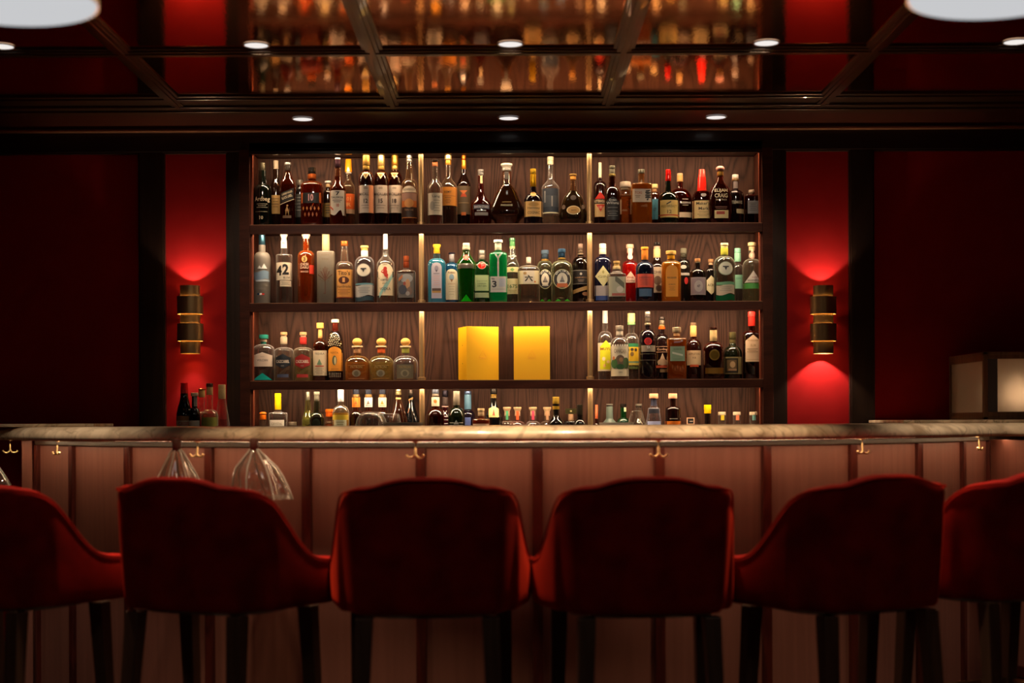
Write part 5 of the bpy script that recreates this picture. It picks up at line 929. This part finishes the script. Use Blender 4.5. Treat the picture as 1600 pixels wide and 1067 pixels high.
M_DISH = pr('cut_glass', (.85, .72, .56), .2, 0, Transmission_Weight=.15, IOR=1.5)
for px, z, w, lb in ((630, 6.42, 62, 'clear cut glass dish with a bright rim below the cone shaped bottles'), (963, 6.66, 54, 'clear cut glass dish in front of the frosted and green bottles')):
    k = z/F; x, _ = unp(px, 660, z); t = thing('glass_dish', lb, 'dish', (x, z, H_COUNT), 0, 'cut glass dishes on the back counter')
    h = CAM-(660-HZ+ROLL*(px-800))*k-H_COUNT
    m = MB(); m.lathe([(.035, 0), (.035, .006), (.010, .016), (.008, h-.032), (.02, h-.026), (w*k/2*.92, h-.020), (w*k/2, h-.004), (w*k/2, h), (w*k/2-.004, h), (w*k/2-.006, h-.014), (.01, h-.020), (.001, h-.020)], 40); m.build('dish_bowl', M_DISH, t)
# ---- bottles on the counter in front of the red panel
g6 = 'corked bottles in front of the red wall panel'
def b5(nm, *a, z=6.58, **k): return bottle(nm, 4, *a, group=g6, z=z, baseh=H_COUNT, **k)
b5('liqueur_bottle', 288, 24, (10.5, 11.5), 598, 615, 652, 's', 'd:0e0c0a', None, [(598, 614.5, 11.5, 'g:d81c20')], [[('r', 0, 650, 657, 22.5, 'a87848'), ('r', 0, 657, 690, 22.5, 'd8ccb8'), ('t', 1, 659, 664.5, 16, 'b82828', 'CASSIS')]], 'dark tapered bottle with bright red cap and cream label')
b5('liqueur_bottle', 304, 17, 8.5, 613.5, 637, 652, 'r', 'd:0c0c0e', None, [(613.5, 619, 11.5, 'dcbca0')], [[('r', 2, 619.5, 635, 4.5, 'a8a49c')], [('r', 0, 657, 690, 16, 'd8d0c4')]], 'small black bottle with cream cap and strip down the neck', z=6.56)
b5('grappa_bottle', 315.5, 19, 9, 607, 643, 650, 'r', 't:e8d0c8', ('d0a090', 645), [(607, 609.5, 11, 'm:a85c30'), (609.5, 620.5, 10, 'c:d8a860')], [], 'clear bottle with cork behind the olive label', z=6.66)
b5('grappa_bottle', 327.6, 25.5, 9.5, 599, 640, 653, 'r', 't:ece4c8', ('d8c8a0', 646), [(599, 604.5, 11, 'g:4c2c20'), (604.5, 617, 10.3, 'c:e0b070')], [[('r', 0, 652, 690, 25, '8c8c38'), ('r', 4.5, 652, 690, 13, '9c9c44')]], 'clear long-necked bottle with olive green label', z=6.57)
b5('grappa_bottle', 347, 31, (11, 11.5), 601, 625, 690, 'S', 't:f0dcd0', ('dcb8a8', 655), [(601, 623, 11.5, 'c:e0bc80')], [], 'clear cone-shaped bottle with pale cork stopper', z=6.62)
# ---------------------------------------------------------------- camera and world
cd = bpy.data.cameras.new('camera'); cam = bpy.data.objects.new('camera', cd); COL.objects.link(cam)
cam.matrix_world = Matrix.Translation((0, 0, CAM)) @ Matrix.Rotation(PI/2, 4, 'X') @ Matrix.Rotation(-ROLL, 4, 'Z')
cd.sensor_width = 36; cd.lens = 36*F/1600; cd.shift_y = (HZ-533.5)/1600; cd.clip_start = .05
cd.dof.use_dof = True; cd.dof.focus_distance = 6.84; cd.dof.aperture_fstop = 1.9
S.camera = cam
w = bpy.data.worlds.new('world'); S.world = w; w.use_nodes = True
w.node_tree.nodes['Background'].inputs[0].default_value = (1, .55, .35, 1); w.node_tree.nodes['Background'].inputs[1].default_value = .0
# unseen fill lights added ahead of the camera to brighten marble and labels
area('front_fill', (-1.5, 2.0, H_CEIL-.05), (math.radians(0), 0, 0), .5, .5, 3.5, SOFT, 170)
area('front_fill', (1.8, 2.0, H_CEIL-.05), (math.radians(0), 0, 0), .5, .5, 3.5, SOFT, 170)
S.view_settings.view_transform = 'Standard'; S.view_settings.look = 'None'; S.view_settings.gamma = 1; S.view_settings.use_curve_mapping = False
S.view_settings.exposure = 0
S.cycles.transparent_max_bounces = 24; S.cycles.max_bounces = 12; S.cycles.transmission_bounces = 10; S.cycles.glossy_bounces = 5; S.cycles.diffuse_bounces = 4
S.cycles.caustics_reflective = False; S.cycles.caustics_refractive = False
S.cycles.sample_clamp_indirect = 4; S.cycles.sample_clamp_direct = 0
S.cycles.use_denoising = True
